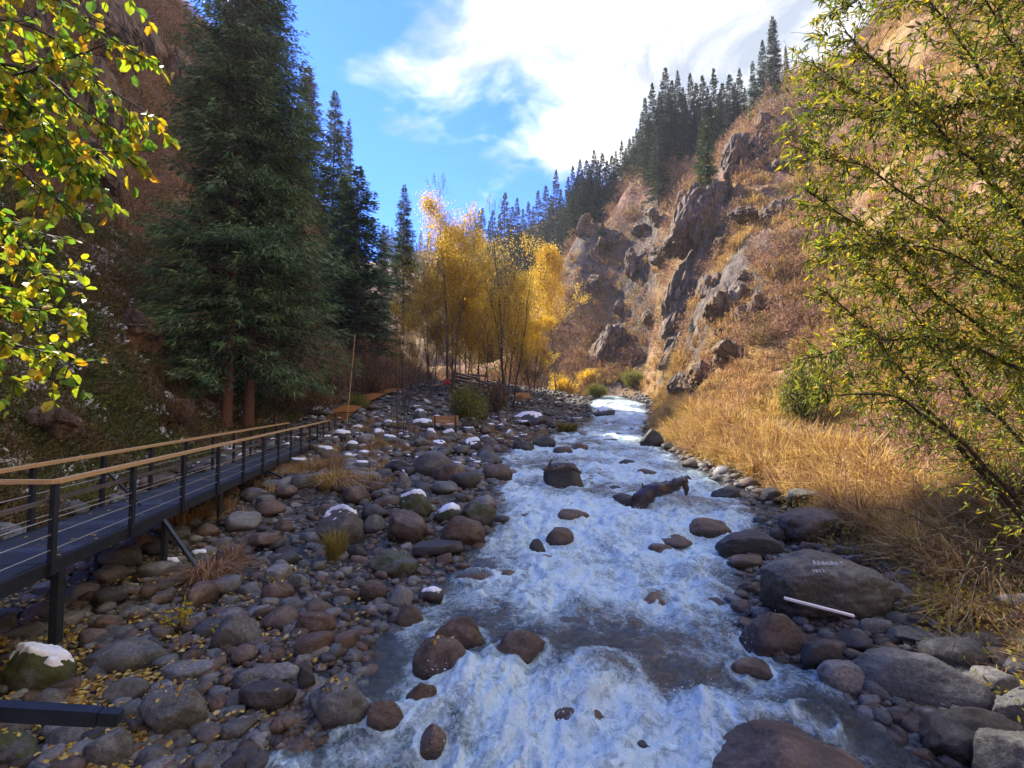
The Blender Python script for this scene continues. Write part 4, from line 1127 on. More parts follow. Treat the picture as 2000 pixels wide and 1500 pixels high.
# ---------------- benches, path, pole, box
def bench(px, d, w, facing, label, zoff=0.0):
    u = (px - 1000) / FPX; x = u * d; z = T1(x, d) + zoff
    e = empty('wooden_bench', (x, d, z), label, 'bench', None, facing)
    for i in range(3): mb = MB(); mb.box((0, -.18 + i * .17, .45), (w, .15, .04)); sub('seat_plank', mb, M['orange_wood'], e)
    for i in range(3): mb = MB(); mb.box((0, .25 + .02 * i, .58 + i * .145), (w, .035, .135)); sub('back_plank', mb, M['orange_wood'], e)
    for s in (-.38, .38):
        mb = MB(); mb.box((s * w, .30 , .46), (.06, .05, .92)); sub('back_post', mb, M['steel'], e)
        mb = MB(); mb.box((s * w, -.18, .21), (.06, .05, .42)); sub('leg', mb, M['steel'], e)
    return e
bench(871, 29.5, 1.45, R(180), 'orange wooden bench seen from the back in front of the round olive bush', .2)
bench(1023, 50, 1.5, R(20), 'far orange bench with three back planks below the dark thicket', .35)
bench(1010, 47.5, .9, R(-50), 'small low orange bench beside the far slatted one', .3)
# orange boardwalk that goes on from the walkway's end
bw = empty('boardwalk', (-11, 31, 2), 'orange wooden boardwalk climbing from the end of the steel walkway to the trees', 'boardwalk')
pathp = [Vector((-10.9, 31.2, 2.2)), Vector((-10.7, 35, 0)), Vector((-11.0, 40, 0)), Vector((-11.2, 46, 0)), Vector((-10.6, 52, 0))]
for p in pathp[1:]: p.z = max(T1(p.x - 1, p.y), T1(p.x + 1, p.y), T1(p.x, p.y)) + .38
for p, q in zip(pathp[:-1], pathp[1:]):
    n_pl = int((q - p).length / .28); d = (q - p).normalized()
    for i in range(n_pl):
        a = p + (q - p) * (i / n_pl); mb = MB(); s = Vector((d.y, -d.x, 0)).normalized() * .7
        c = a - Vector((-11, 31, 2)) - Vector((.3, 0, 0)); mb.bar(c - s, c + s, .25, .05); sub('plank', mb, M['orange_wood'], bw)
o = MB(); o.bar((0, 0, -.2), (.25, .6, 5.6), .035, .035)
p = Vector(((678 - 1000) / FPX * 33, 33, 0)); p.z = T1(p.x, p.y)
thing_mesh('wooden_pole', o, M['rail_wood'], 'thin pale wooden pole standing beside the boardwalk', 'pole', p)
p = Vector(((703 - 1000) / FPX * 27.5, 27.5, 0)); p = Vector(((655 - 1000) / FPX * 31.8, 31.8, 0)); p.z = T1(p.x, p.y)
o = MB(); o.bar((0, 0, -.2), (0, 0, 1.1), .06, .06)
thing_mesh('steel_post', o, M['steel'], 'short dark steel post at the edge of the boardwalk, past the walkway end', 'post', p)
p = Vector(((501 - 1000) / FPX * 31, 31, 0)); p.z = T1(p.x, p.y) - .05
e = empty('wooden_stool', p, 'small orange wooden box table at the foot of the big spruces', 'box')
mb = MB(); mb.box((0, 0, .78), (.5, .4, .05)); sub('top', mb, M['orange_wood'], e)
mb = MB(); mb.box((.02, .1, .45), (.42, .03, .6)); sub('back_panel', mb, M['orange_wood'], e)
for sx in (-.21, .21):
    for sy in (-.16, .16): mb = MB(); mb.box((sx, sy, .375), (.06, .06, .75)); sub('leg', mb, M['orange_wood'], e)
# heap of pale driftwood and a red cloth on a rail far back among the birches
base = at(905, 742, 56)
e = empty('log_jam', base, 'heap of grey snow-dusted driftwood logs behind the olive bush', 'log pile')
for i in range(11):
    a = Vector((RS.uniform(-2.2, 1), RS.uniform(-.6, .6), RS.uniform(-.5, .7))); d = Vector((RS.uniform(1.5, 3), RS.uniform(-.4, .8), RS.uniform(-1.0, -.1)))
    mb = MB(); mb.tube([a[:], (a + d * .5)[:], (a + d)[:]], [.12, .1, .07], 7); sub('log', mb, M['bark_grey'], e)
    mb = MB(); mb.tube([(a + Vector((0, 0, .05)))[:], (a + d * .5 + Vector((0, 0, .05)))[:], (a + d + Vector((0, 0, .04)))[:]], [.09, .08, .05], 6); 
    link('snow_cover', mb.mesh('snow_cover', M['snow'], True), e)
M['red'] = plain('red_cloth', (.42, .03, .03), .7, .2, 5)
base = at(868, 748, 50); g = T1(base.x, base.y)
e = empty('rail_barrier', (base.x, base.y, g), 'low rail barrier with a red cloth tied on it, behind the olive bush', 'barrier')
mb = MB(); mb.bar((-1.3, 0, base.z - g - .25), (.5, 0, base.z - g + .05), .07, .07); sub('rail', mb, M['rail_wood'], e)
for s in (-1.2, .4): mb = MB(); mb.bar((s, 0, -.2), (s, 0, base.z - g), .08, .08); sub('post', mb, M['bark_grey'], e)
V, F = rock_geo(5, 3, 4); me = new_mesh('cloth', V * np.array([.36, .12, .3]) + np.array([.25, -.1, base.z - g + .1]), F, M['red'], True); link('cloth', me, e)

# ------------------------------------------------------------------ leaves and trees
def cards(P, D, Wd, L, W, cv=None, bend=0.0, rhomb=True):
    """flat leaf-shaped pieces: P root points, D direction, Wd width direction (unit, about square to D)"""
    n = len(P); L = np.broadcast_to(L, (n,))[:, None]; W = np.broadcast_to(W, (n,))[:, None]
    a = P; b = P + D * L * .45 + Wd * W * .5; c = P + D * L; d = P + D * L * .45 - Wd * W * .5
    if bend:
        nn = np.cross(D, Wd); c = c + nn * L * bend
    V = np.stack([a, b, c, d], 1).reshape(-1, 3)
    F = np.arange(n * 4).reshape(n, 4)
    return V, F
def unit(v): return v / (np.linalg.norm(v, axis=-1, keepdims=True) + 1e-9)
def rdir(n, rs): return unit(rs.normal(size=(n, 3)))

def spruce_mesh(H, Rb, seed, n_br, step, tw, tww, prof=.75, droop=.35, h0=.06, hang=.5, gap=.0, lat=.6, whorl=0, mats=None):
    rs = np.random.RandomState(seed)
    hh = rs.rand(n_br) ** .75 * (1 - h0) + h0
    if whorl: hh = np.clip((np.round(hh * whorl) + rs.normal(size=n_br) * .16) / whorl, h0, .995)
    R_ = Rb * (np.clip(1 - hh, 0, 1) ** prof) * np.clip((hh - h0) / .06 + .55, 0, 1) * (.72 + .4 * rs.rand(n_br)) + .05
    lump = 1 + .30 * pn(hh * 9, np.sin(seed) * 5, 0)
    azb = rs.rand(n_br) * 6.283
    R_ = R_ * lump * (1 + .22 * pn(np.cos(azb) * 1.3, np.sin(azb) * 1.3, hh * 7 + seed))
    Ps, Ds, Ls, Ws, Cs = [], [], [], [], []
    bt = MB()
    for i in range(n_br):
        if gap and pn(math.cos(azb[i]) * 1.6, math.sin(azb[i]) * 1.6, hh[i] * 11 + seed) > .42 - gap: continue
        L = R_[i]; h = hh[i] * H; dirh = np.array([math.cos(azb[i]), math.sin(azb[i]), 0])
        up_ = .35 * hh[i] - droop * (1 - hh[i]) 
        m = max(3, int(L / step)); t = (np.arange(m) + rs.rand(m)) / m
        def sp(t): return dirh[None] * (L * t)[:, None] + np.array([0, 0, 1.])[None] * (h + L * (up_ * t - .25 * t * t + .18 * t ** 4))[:, None]
        c = sp(t); k = int(max(2, lat * 4))
        side = np.array([-dirh[1], dirh[0], 0])
        for q in range(k):
            s = (1 if q % 2 else -1)
            sw = rs.rand(m)
            off = side[None] * (s * sw * L * lat * (1 - t) * .55)[:, None]
            P = c + off + dirh[None] * (np.abs(sw) * .12 * L)[:, None] + rs.normal(size=(m, 3)) * .03 * L
            D = dirh[None] * (.5 + .5 * rs.rand(m))[:, None] + side[None] * (s * rs.rand(m) * .9)[:, None] + np.array([0, 0, 1.])[None] * (-hang * (1.1 * rs.rand(m)) + .12)[:, None]
            Ps.append(P); Ds.append(unit(D)); Ls.append(tw * (.6 + .8 * rs.rand(m)) * min(1, .35 + .9 * L / Rb)); Ws.append(np.full(m, tww) * (.7 + .6 * rs.rand(m)))
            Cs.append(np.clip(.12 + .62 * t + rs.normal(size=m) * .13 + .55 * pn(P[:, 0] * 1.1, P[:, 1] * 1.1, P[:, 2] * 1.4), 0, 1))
        if L > .5:
            tt = np.linspace(0, .92, 4); bt.tube(sp(tt), np.linspace(.012 * L + .008, .006, 4), 3, False)
    P = np.vstack(Ps); D = np.vstack(Ds); Wd = unit(np.cross(D, rdir(len(P), rs)))
    V, F = cards(P, D, Wd, np.concatenate(Ls), np.concatenate(Ws))
    cvv = np.concatenate(Cs)
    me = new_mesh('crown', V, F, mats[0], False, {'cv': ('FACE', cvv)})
    tt = np.linspace(0, 1, 14)
    bt.tube(np.c_[.05 * np.sin(tt * 5 + seed), .05 * np.cos(tt * 4), tt * H * .985 - .3], np.interp(tt, [0, .04, 1], [H * .0135, H * .0105, .02]), 9)
    tr = bt.mesh('trunk', mats[1], True)
    return me, tr
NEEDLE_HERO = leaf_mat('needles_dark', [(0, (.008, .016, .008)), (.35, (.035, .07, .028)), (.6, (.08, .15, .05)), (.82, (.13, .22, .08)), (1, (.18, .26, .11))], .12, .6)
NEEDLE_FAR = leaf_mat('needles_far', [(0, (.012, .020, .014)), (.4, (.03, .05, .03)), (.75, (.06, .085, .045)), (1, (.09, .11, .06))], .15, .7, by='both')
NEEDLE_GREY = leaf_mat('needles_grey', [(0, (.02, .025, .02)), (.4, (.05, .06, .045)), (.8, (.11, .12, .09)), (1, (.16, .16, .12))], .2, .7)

def spruce(px, d, H, meshes, label, lean=0, group=None, z=None, scale=None, dz=-.2):
    u = (px - 1000) / FPX; x = u * d; z = T1(x, d) if z is None else z
    e = empty('spruce_tree', (x, d, z + dz), label, 'spruce', group, RS.uniform(0, 6.28))
    e.rotation_euler.x, e.rotation_euler.y = 0, 0
    if lean: e.rotation_euler = (0, lean, 0)
    if scale: e.scale = scale
    link('crown', meshes[0], e); link('trunk', meshes[1], e)
    return e
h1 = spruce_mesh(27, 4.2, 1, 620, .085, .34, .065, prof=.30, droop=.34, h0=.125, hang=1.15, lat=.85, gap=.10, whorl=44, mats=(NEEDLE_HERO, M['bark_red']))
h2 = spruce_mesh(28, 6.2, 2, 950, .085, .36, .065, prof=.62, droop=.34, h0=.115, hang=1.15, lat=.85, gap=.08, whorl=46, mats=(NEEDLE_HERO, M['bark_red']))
e1 = spruce(440, 28.5, 27, h1, 'huge dark spruce with the thick reddish trunk, left of the pair', .02)
e2 = spruce(484, 30.0, 28, h2, 'huge spreading spruce with the thinner grey trunk, right of the pair', .012)
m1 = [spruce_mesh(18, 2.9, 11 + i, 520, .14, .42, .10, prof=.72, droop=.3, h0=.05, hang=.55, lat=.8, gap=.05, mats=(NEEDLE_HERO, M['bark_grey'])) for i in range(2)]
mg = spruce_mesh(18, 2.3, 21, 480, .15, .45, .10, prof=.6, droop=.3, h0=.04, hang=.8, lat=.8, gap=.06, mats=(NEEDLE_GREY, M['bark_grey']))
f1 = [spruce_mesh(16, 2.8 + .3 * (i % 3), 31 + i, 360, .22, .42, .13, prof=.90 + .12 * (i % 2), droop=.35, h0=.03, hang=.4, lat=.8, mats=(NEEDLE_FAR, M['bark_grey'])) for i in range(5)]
def spruce_to(px, top, d, meshes, H0, label, group=None, wide=1.0, base=None):
    u = (px - 1000) / FPX; x = u * d
    zt = CAM_Z + (HOR - top) / FPX * d; zb = T1(x, d) if base is None else CAM_Z + (HOR - base) / FPX * d
    zb = min(zb, zt - 4)
    s = (zt - zb + .4) / H0
    return spruce(px, d, None, meshes, label, 0, group, zb, (s * wide, s * wide, s), -.4)
spruce_to(693, 312, 58, m1[0], 18, 'dense black-green spruce standing against the blue sky, right of the huge pair', None, 1.5)
spruce_to(662, 330, 62, m1[1], 18, 'dense spruce half hidden behind the black-green one', None, 1.2)
spruce_to(643, 158, 78, m1[1], 18, 'tall ridge spruce with a forked blunt top against blue sky', None, 1.0)
spruce_to(588, 108, 76, mg, 18, 'tall grey-green ridge spruce next to the huge pair', None, 1.35)
spruce_to(672, 215, 84, mg, 18, 'thin half-bare spruce just behind the fork-topped ridge spruce', None, .5)
spruce_to(785, 350, 78, m1[0], 18, 'slender dark pointed spruce alone above the yellow birches', None, .85, 640)
spruce_to(745, 432, 98, mg, 18, 'pale grey spruce left of the slender pointed one', None, .8)
spruce_to(1387, 198, 62, m1[0], 18, 'lone sunlit spruce rooted on the cliff edge below the ridge forest', None, .85, 420)
spruce_to(1487, 95, 73, m1[1], 18, 'tall sunlit spruce on the ridge next to the willow top', None, .62, 330)
spruce_to(1530, 0, 70, mg, 18, 'tallest ridge spruce with a loose crown beside the willow top', None, .9)
spruce_to(1555, 62, 74, mg, 18, 'shorter loose-crowned spruce right behind the tallest ridge spruce', None, .7)
ridge = [(1508,50,76),(1460,110,82),(1440,122,84),(1408,110,86),(1385,125,88),(1360,120,86),(1335,115,86),(1310,108,85),(1283,140,86),(1268,172,86),(1292,212,82),(1345,150,90),(1425,140,88),(1395,150,84),
 (1323,135,90),(1372,140,92),(1250,235,92),(1236,255,93),(1220,260,94),(1200,290,97),(1181,285,98),(1165,280,98),(1150,300,99),(1140,320,96),(1125,345,100),(1470,150,78),(1450,140,86),(1298,160,88),(1275,205,90),(1315,190,84),(1352,185,84),(1330,200,83),(1375,180,84),(1400,175,86),(1418,160,80),(1432,175,78),(1208,280,94),(1228,275,92),(1243,250,90),(1258,225,89),(1190,300,95),(1172,300,96),(1156,312,97),(1132,345,97)]
places = ['directly right of the blunt gap', 'at the foot of the tall pair']
used_l = set()
for i, (px, top, d) in enumerate(ridge):
    d += 6 if px < 1270 else 3.5 if px < 1350 else 1.5
    H = 'tall' if d < 90 and top < 150 else 'short' if top > 270 else 'middling'
    if px > 1430: w = 'close to the willow'
    elif px > 1300: w = 'in the dense crest stand above the scrub'
    elif px > 1255: w = 'at the left end of the dense crest stand'
    elif px > 1210: w = 'on the bare descending crest below the dense stand'
    else: w = 'low on the descending crest above the birches'
    rank = sorted([q for q in ridge if (q[0] > 1430) == (px > 1430) and ((q[0] > 1300) == (px > 1300)) and ((q[0] > 1255) == (px > 1255)) and ((q[0] > 1210) == (px > 1210))])
    k = [q[0] for q in rank].index(px)
    ordw = (['first', 'second', 'third', 'fourth', 'fifth', 'sixth', 'seventh', 'eighth', 'ninth', 'tenth', 'eleventh', 'twelfth', 'thirteenth', 'fourteenth', 'fifteenth', 'sixteenth', 'seventeenth', 'eighteenth', 'nineteenth', 'twentieth'] * 2)[k]
    spruce_to(px, top, d, f1[i % 5], 16, f'{ordw} dark spruce counted from the left {w}', 'spruces along the right-hand crest', 1.0 if px > 1255 else 1.1)
NTH = ['first', 'second', 'third', 'fourth', 'fifth', 'sixth', 'seventh', 'eighth', 'ninth', 'tenth', 'eleventh', 'twelfth', 'thirteenth', 'fourteenth', 'fifteenth', 'sixteenth', 'seventeenth', 'eighteenth', 'nineteenth', 'twentieth']
fs = []
for (px, top, d) in [(1112,335,118),(1088,320,130),(1068,352,135),(1052,362,140),(1033,385,145),(1010,378,150),(986,366,140),(1000,395,150),(962,402,160),(941,398,165),(935,405,150),(955,425,150),(975,410,160),(1022,400,160),(1042,395,165),(1078,372,150),(1098,360,130),(1120,380,112)]:
    fs.append((px, top, d, None))
for k in range(60):
    px = RS.uniform(925, 1160); d = RS.uniform(104, 150); fs.append((px, None, d, 1))
fs.sort(key=lambda q: q[0])
for i, (px, top, d, r_) in enumerate(fs):
    w = 'upper forest edge' if r_ is None else 'middle of the wooded slope' if d > 125 else 'lower wooded slope'
    size = ('slim', 'broad', 'tall', 'short')[i % 4]
    lab = f'{size} hazy spruce on the {w}, {NTH[i % 20]} in {("left", "second", "third", "fourth", "last")[i // 20]} part'
    if top is None:
        H = RS.uniform(13, 19) * (.8 if size == 'short' else 1); s = H / 16
        spruce(px, d, None, f1[i % 5], lab, 0, 'spruces on the far wooded slope', None, (s * (1.25 if size == 'broad' else .95),) * 2 + (s,), -.4)
    else: spruce_to(px, top, d, f1[i % 5], 16, lab, 'spruces on the far wooded slope', .95)
for k in range(24):
    px = 745 + k * 8.2; d = RS.uniform(190, 310); u = (px - 1000) / FPX
    s = RS.uniform(.8, 1.35)
    spruce(px, d, None, f1[k % 5], f'faint blue spruce in the gap of the valley, {NTH[k % 20]} from the left{" again" if k > 19 else ""}', 0, 'spruces at the head of the valley', None, (s, s, s), -.4)
# small spruces dotted on the sunlit slope
for (px, py, d, s, lab) in [(1300,290,88,.35,'dark green shrub-sized spruce under the crest stand'),(1180,470,93,.35,'small spruce on the edge of the rusty spur'),(1355,690,47,.10,'tiny green juniper on the rocky rib'),(1430,360,60,.28,'small spruce at the top of the cliff')]:
    spruce(px, d, None, f1[1], lab, 0, None, None, (s * 1.6, s * 1.6, s), -.1)

# ---- broadleaf trees: skeleton by recursion
def grow(bt, tips, p, d, L, r, lev, rs, spread, nk, curve=.12, up=.05, minr=.004, sides=5, kr=.62):
    m = 5; pts = [p.copy()]; dd = d.copy()
    for i in range(m):
        dd = unit(dd + rs.normal(size=3) * curve + np.array([0, 0, up])); p = p + dd * L / m; pts.append(p.copy())
    bt.tube(pts, np.linspace(r, max(r * .45, minr), m + 1), sides if lev > 1 else 3, False)
    if lev <= 1:
        for q in pts[1:]: tips.append((q, dd))
        if lev == 0: return
    if lev == 0: return
    k = nk[0] if isinstance(nk, (list, tuple)) else nk
    for j in range(k):
        t = .25 + .75 * (j + rs.rand()) / k; i = min(int(t * m), m - 1); q = pts[i] + (pts[i + 1] - pts[i]) * (t * m - i)
        s = unit(np.cross(dd, rs.normal(size=3))); nd = unit(dd * math.cos(spread) + s * math.sin(spread))
        grow(bt, tips, q, nd, L * kr * (1.15 - .5 * t), max(r * .5 * (1.1 - t * .5), minr), lev - 1, rs, spread, nk[1:] if isinstance(nk, (list, tuple)) and len(nk) > 1 else nk, curve, up, minr, sides, kr)
def tree(name, H, seed, trunks, leafN, leafS, leafm, woodm, spread=.6, levels=3, nk=(14, 5, 4), crownlo=.25, lean=.06, up=.10, tr=.09, leafzone=(0, 1), sigma=.18):
    rs = np.random.RandomState(seed); bt = MB(); tips = []
    for k in range(trunks):
        a = rs.rand() * 6.28; p = np.array([math.cos(a), math.sin(a), 0]) * (.12 * trunks) * (trunks > 1)
        h = H * (1 - .25 * rs.rand() * (k > 0)); m = 9; pts = [p]; dd = unit(np.array([math.cos(a) * lean * trunks, math.sin(a) * lean * trunks, 1.]))
        for i in range(m): dd = unit(dd + rs.normal(size=3) * .06 + np.array([0, 0, .05])); pts.append(pts[-1] + dd * h / m)
        pts = np.array(pts); rad = np.linspace(tr, .012, m + 1) * (1 - .2 * (k > 0)); bt.tube(pts, rad, 7, False)
        for j in range(nk[0]):
            t = crownlo + (1 - crownlo) * (j + rs.rand()) / nk[0]; i = min(int(t * m), m - 1); q = pts[i] + (pts[i + 1] - pts[i]) * (t * m - i)
            az_ = rs.rand() * 6.28; s = np.array([math.cos(az_), math.sin(az_), 0]); nd = unit(np.array([0, 0, 1.]) * math.cos(spread) + s * math.sin(spread))
            L = h * .40 * (1.15 - t) ** .7 * (.7 + .5 * rs.rand())
            grow(bt, tips, q, nd, L, tr * .32 * (1.1 - t), levels - 1, rs, .55, nk[1:], .14, up, .005)
    out = [bt.mesh('trunk', woodm, True)]
    if leafN:
        tp = np.array([t[0] for t in tips]); zt = tp[:, 2] / H
        w = ((zt > leafzone[0]) & (zt < leafzone[1])).astype(float) + 1e-3
        w *= np.clip(.75 + 1.6 * pn(tp[:, 0] * .9 + seed, tp[:, 1] * .9, tp[:, 2] * .7), .02, 3)
        i = rs.choice(len(tp), leafN, p=w / w.sum())
        P = tp[i] + rs.normal(size=(leafN, 3)) * sigma
        D = unit(rdir(leafN, rs) + np.array([0, 0, -.5])); Wd = unit(np.cross(D, rdir(leafN, rs)))
        V, F = cards(P, D, Wd, leafS * (.7 + .6 * rs.rand(leafN)), leafS * .75)
        out.append(new_mesh('crown', V, F, leafm, False, {'cv': ('FACE', rs.rand(leafN))}))
    return out
GOLD = leaf_mat('gold_leaves', [(0, (.46, .26, .02)), (.4, (.66, .44, .03)), (.75, (.80, .58, .05)), (1, (.82, .66, .12))], .55, .5)
OCHRE = leaf_mat('ochre_leaves', [(0, (.34, .21, .03)), (.5, (.60, .42, .05)), (1, (.76, .58, .10))], .55, .5)
OLIVE = leaf_mat('olive_leaves', [(0, (.10, .11, .02)), (.5, (.20, .21, .04)), (1, (.32, .30, .07))], .45, .5)
BROWNL = leaf_mat('brown_leaves', [(0, (.09, .05, .03)), (.5, (.20, .11, .05)), (1, (.38, .22, .06))], .4, .6)
def place_tree(name, px, top, base, d, meshes, label, cat, group=None, wide=1.0, H0=10.0, rz=None):
    u = (px - 1000) / FPX; x = u * d; zt = CAM_Z + (HOR - top) / FPX * d; zb = T1(x, d)
    s = (zt - zb) / H0
    e = empty(name, (x, d, zb - .1), label, cat, group, RS.uniform(0, 6.28) if rz is None else rz); e.scale = (s * wide, s * wide, s)
    link('trunk', meshes[0], e)
    if len(meshes) > 1: link('crown', meshes[1], e)
    return e
b1 = tree('b', 10, 51, 3, 32000, .085, OCHRE, M['bark_grey'], .75, 3, (16, 5, 4), .10, .045, .1, .085, (0, .96), .24)
b2 = tree('b', 10, 52, 2, 24000, .09, GOLD, M['bark_grey'], .75, 3, (15, 5, 4), .12, .035, .1, .08, (.05, 1), .2)
b3 = tree('b', 10, 53, 1, 17000, .10, GOLD, M['bark_grey'], .5, 3, (30, 5, 4), .2, .02, .1, .08, (0, 1), .16)
b4 = tree('b', 10, 54, 3, 7000, .08, OCHRE, M['twig_dark'], .45, 3, (12, 5, 4), .12, .06, .12, .06, (.25, .9), .2)
b5 = tree('b', 10, 55, 5, 1500, .10, BROWNL, M['twig_dark'], .55, 3, (10, 5, 4), .08, .07, .1, .05, (.2, 1), .2)
b6 = tree('b', 10, 56, 3, 0, .10, BROWNL, M['twig_dark'], .5, 3, (9, 4, 4), .15, .06, .12, .06)
G_ = 'birches and thin trees on the valley floor'
place_tree('birch_tree', 880, 372, 770, 52, b1, 'tallest amber birch clump, loose and see-through, in the middle of the valley', 'birch', G_, .80)
place_tree('birch_tree', 905, 440, 770, 60, b1, 'amber birch close behind the tallest clump', 'birch', G_, .62)
place_tree('birch_tree', 1000, 430, 790, 46, b4, 'half-bare birch with a dark fine crown right of the tallest amber clump', 'birch', G_, .85)
place_tree('birch_tree', 985, 535, 790, 56, b2, 'bright golden birch glowing behind the half-bare one', 'birch', G_, 1.0)
place_tree('birch_tree', 925, 590, 790, 62, b2, 'low bright yellow birch between the amber clump and the golden one', 'birch', G_, 1.1)
place_tree('birch_tree', 940, 560, 790, 54, b2, 'golden birch filling the gap left of the bright glowing one', 'birch', G_, 1.0)
place_tree('birch_tree', 1040, 600, 790, 60, b2, 'short golden birch between the glowing one and the pointed orange one', 'birch', G_, 1.1)
place_tree('birch_tree', 845, 520, 790, 56, b1, 'amber birch on the shaded side of the tallest clump', 'birch', G_, .8)
place_tree('birch_tree', 1086, 478, 745, 66, b3, 'pointed orange birch standing alone near the foot of the rusty spur', 'birch', G_, .75)
place_tree('birch_tree', 795, 545, 790, 42, b4, 'olive gold young birch in front of the slender pointed spruce', 'birch', G_, .8)
place_tree('thin_tree', 700, 640, 800, 40, b5, 'thin brown tree with a few yellow leaves beside the black-green spruce', 'tree', G_, .9)
place_tree('thin_tree', 965, 600, 815, 38, b6, 'bare dark many-stemmed tree in front of the golden birches', 'tree', G_, .8)
place_tree('thin_tree', 880, 620, 790, 44, b6, 'bare dark tree below the tallest amber clump', 'tree', G_, .7)
place_tree('bare_shrub', 785, 640, 850, 27, b6, 'bare grey shrub with thin forked stems standing among snowy stones', 'shrub', None, .75)
place_tree('bare_shrub', 830, 660, 790, 45, b5, 'brown scrubby tree left of the bench bush', 'shrub', None, 1.0)
place_tree('bare_shrub', 1020, 660, 790, 52, b5, 'dark leafless thicket behind the far bench', 'shrub', None, 1.3)
place_tree('bare_shrub', 1050, 680, 780, 60, b5, 'purple brown thicket right of the far bench', 'shrub', None, 1.3)
place_tree('bare_shrub', 745, 660, 790, 50, b5, 'brown thicket above the boardwalk', 'shrub', None, 1.4)
place_tree('bare_shrub', 1100, 670, 770, 70, b5, 'reddish shrub at the foot of the orange birch', 'shrub', None, 1.2)
# bushes
def bush(seed, n, leafm, leafS=.06, stems=40, flat=.8):
    rs = np.random.RandomState(seed); bt = MB(); tips = []
    for k in range(stems):
        a = rs.rand() * 6.28; e_ = rs.uniform(.1, 1.2); d = np.array([math.cos(a) * math.sin(e_), math.sin(a) * math.sin(e_), math.cos(e_)])
        grow(bt, tips, np.zeros(3), d, .75 * rs.uniform(.7, 1.1), .012, 1, rs, .5, (4,), .15, .08, .003, 4)
    tp = np.array([t[0] for t in tips]); i = rs.choice(len(tp), n)
    P = tp[i] + rs.normal(size=(n, 3)) * .09; D = unit(rdir(n, rs) + np.array([0, 0, .3])); Wd = unit(np.cross(D, rdir(n, rs)))
    V, F = cards(P, D, Wd, leafS * (.6 + .8 * rs.rand(n)), leafS * .5)
    return bt.mesh('stems', M['twig_dark'], True), new_mesh('foliage', V, F, leafm, False, {'cv': ('FACE', rs.rand(n))})
def place_bush(px, d, wpx, hpx, meshes, label, cat='bush', group=None, dz=0):
    u = (px - 1000) / FPX; x = u * d; z = T1(x, d)
    e = empty('bush', (x, d, z + dz), label, cat, group, RS.uniform(0, 6.28)); e.scale = (wpx * d / FPX / 1.9, wpx * d / FPX / 1.9, hpx * d / FPX / 1.15)
    link('stems', meshes[0], e); link('foliage', meshes[1], e); return e
bo = bush(1, 6500, OLIVE, .07); bb = bush(2, 2500, BROWNL, .06, 70); bgd = bush(3, 7000, GOLD, .075)
place_bush(912, 34, 105, 95, bo, 'round olive green bush behind the wooden bench')
place_bush(968, 43, 70, 80, bb, 'dark brown bush left of the far bench')
place_bush(1150, 78, 60, 34, bgd, 'golden bush glowing in the sun by the far rapids')
place_bush(1100, 74, 70, 60, bgd, 'yellow bush under the orange birch')
place_bush(1235, 74, 70, 40, bo, 'yellow green bush at the upper end of the rapids')
place_bush(1165, 68, 60, 34, bo, 'low green gold bush on the far gravel bank')
place_bush(700, 38, 60, 40, bo, 'green bush at the edge of the boardwalk')
place_bush(150, 14.6, 130, 60, bo, 'bright green yellow bush on the snowy bank behind the walkway')
place_bush(1575, 24, 130, 160, bo, 'grey green willow bush standing on the sunlit slope')
for i, (px, d, lab) in enumerate([(640, 42, 'rusty bush under the huge spruces'), (610, 36, 'brown bush beside the snowy slab'), (560, 34, 'brown bush in the shade of the spreading spruce'), (400, 30, 'dark bush left of the reddish trunk'), (720, 46, 'brown bush by the upper boardwalk'), (330, 24, 'dark bush on the bank behind the handrail')]):
    place_bush(px, d, 110, 80, bb, lab, 'bush')

# ------------------------------------------------------------------ rock outcrops on the slopes
def outcrop(px, py, d, w, h, seed, label, lean=.35, m='crag', n=9, dz=0):
    rs = np.random.RandomState(seed); base = hit(px, py, False); k_ = base.y / d; w *= k_; h *= k_
    Vs, Fs, c = [], [], 0
    for i in range(n):
        V, F = rock_geo(seed * 31 + i, 4 if w < 4 else 5, 9, soft=.97, shape='block' if i % 3 else 'round', rough=2.2)
        s = np.array([w * rs.uniform(.16, .34), w * rs.uniform(.25, .4), h * rs.uniform(.22, .5)])
        V = V * s
        sx_ = V[:, 0] * 1.6 + V[:, 2] * .25 + .25 * pn(V[:, 0] * .6, V[:, 1] * .6, V[:, 2] * .6)
        saw = (sx_ * 1.3 + i * .37) % 1.0
        V[:, 1] -= (saw * .38 + .45 * ridged(V[:, 0] * .9 + i, V[:, 1] * .6, V[:, 2] * .35, 4)) * min(s.min(), 1.2) * .6
        V[:, 2] += .35 * np.floor(2.2 * pn(V[:, 0] * .9 + i, V[:, 1] * .9, 3)) * min(s[2], 1.2) * .5
        Mx = np.array(Euler((rs.uniform(-.15, .15), lean + rs.uniform(-.15, .15), rs.uniform(-.5, .5))).to_matrix())
        V = V @ Mx.T
        t = rs.uniform(-.5, .5)
        V = V + np.array([t * w + lean * .3 * h * rs.uniform(-.5, .5), rs.uniform(0, .35) * w, rs.uniform(-.35, .30) * h])
        Vs.append(V); Fs.append(F + c); c += len(V)
    V = np.vstack(Vs)
    me = new_mesh('rock_outcrop', V, np.vstack(Fs), M[m], False)
    g = T1(base.x, base.y)
    return tag(link('rock_outcrop', me, None, (base.x, base.y + w * .12, base.z + dz)), label, 'rock outcrop', 'rock outcrops on the slopes')
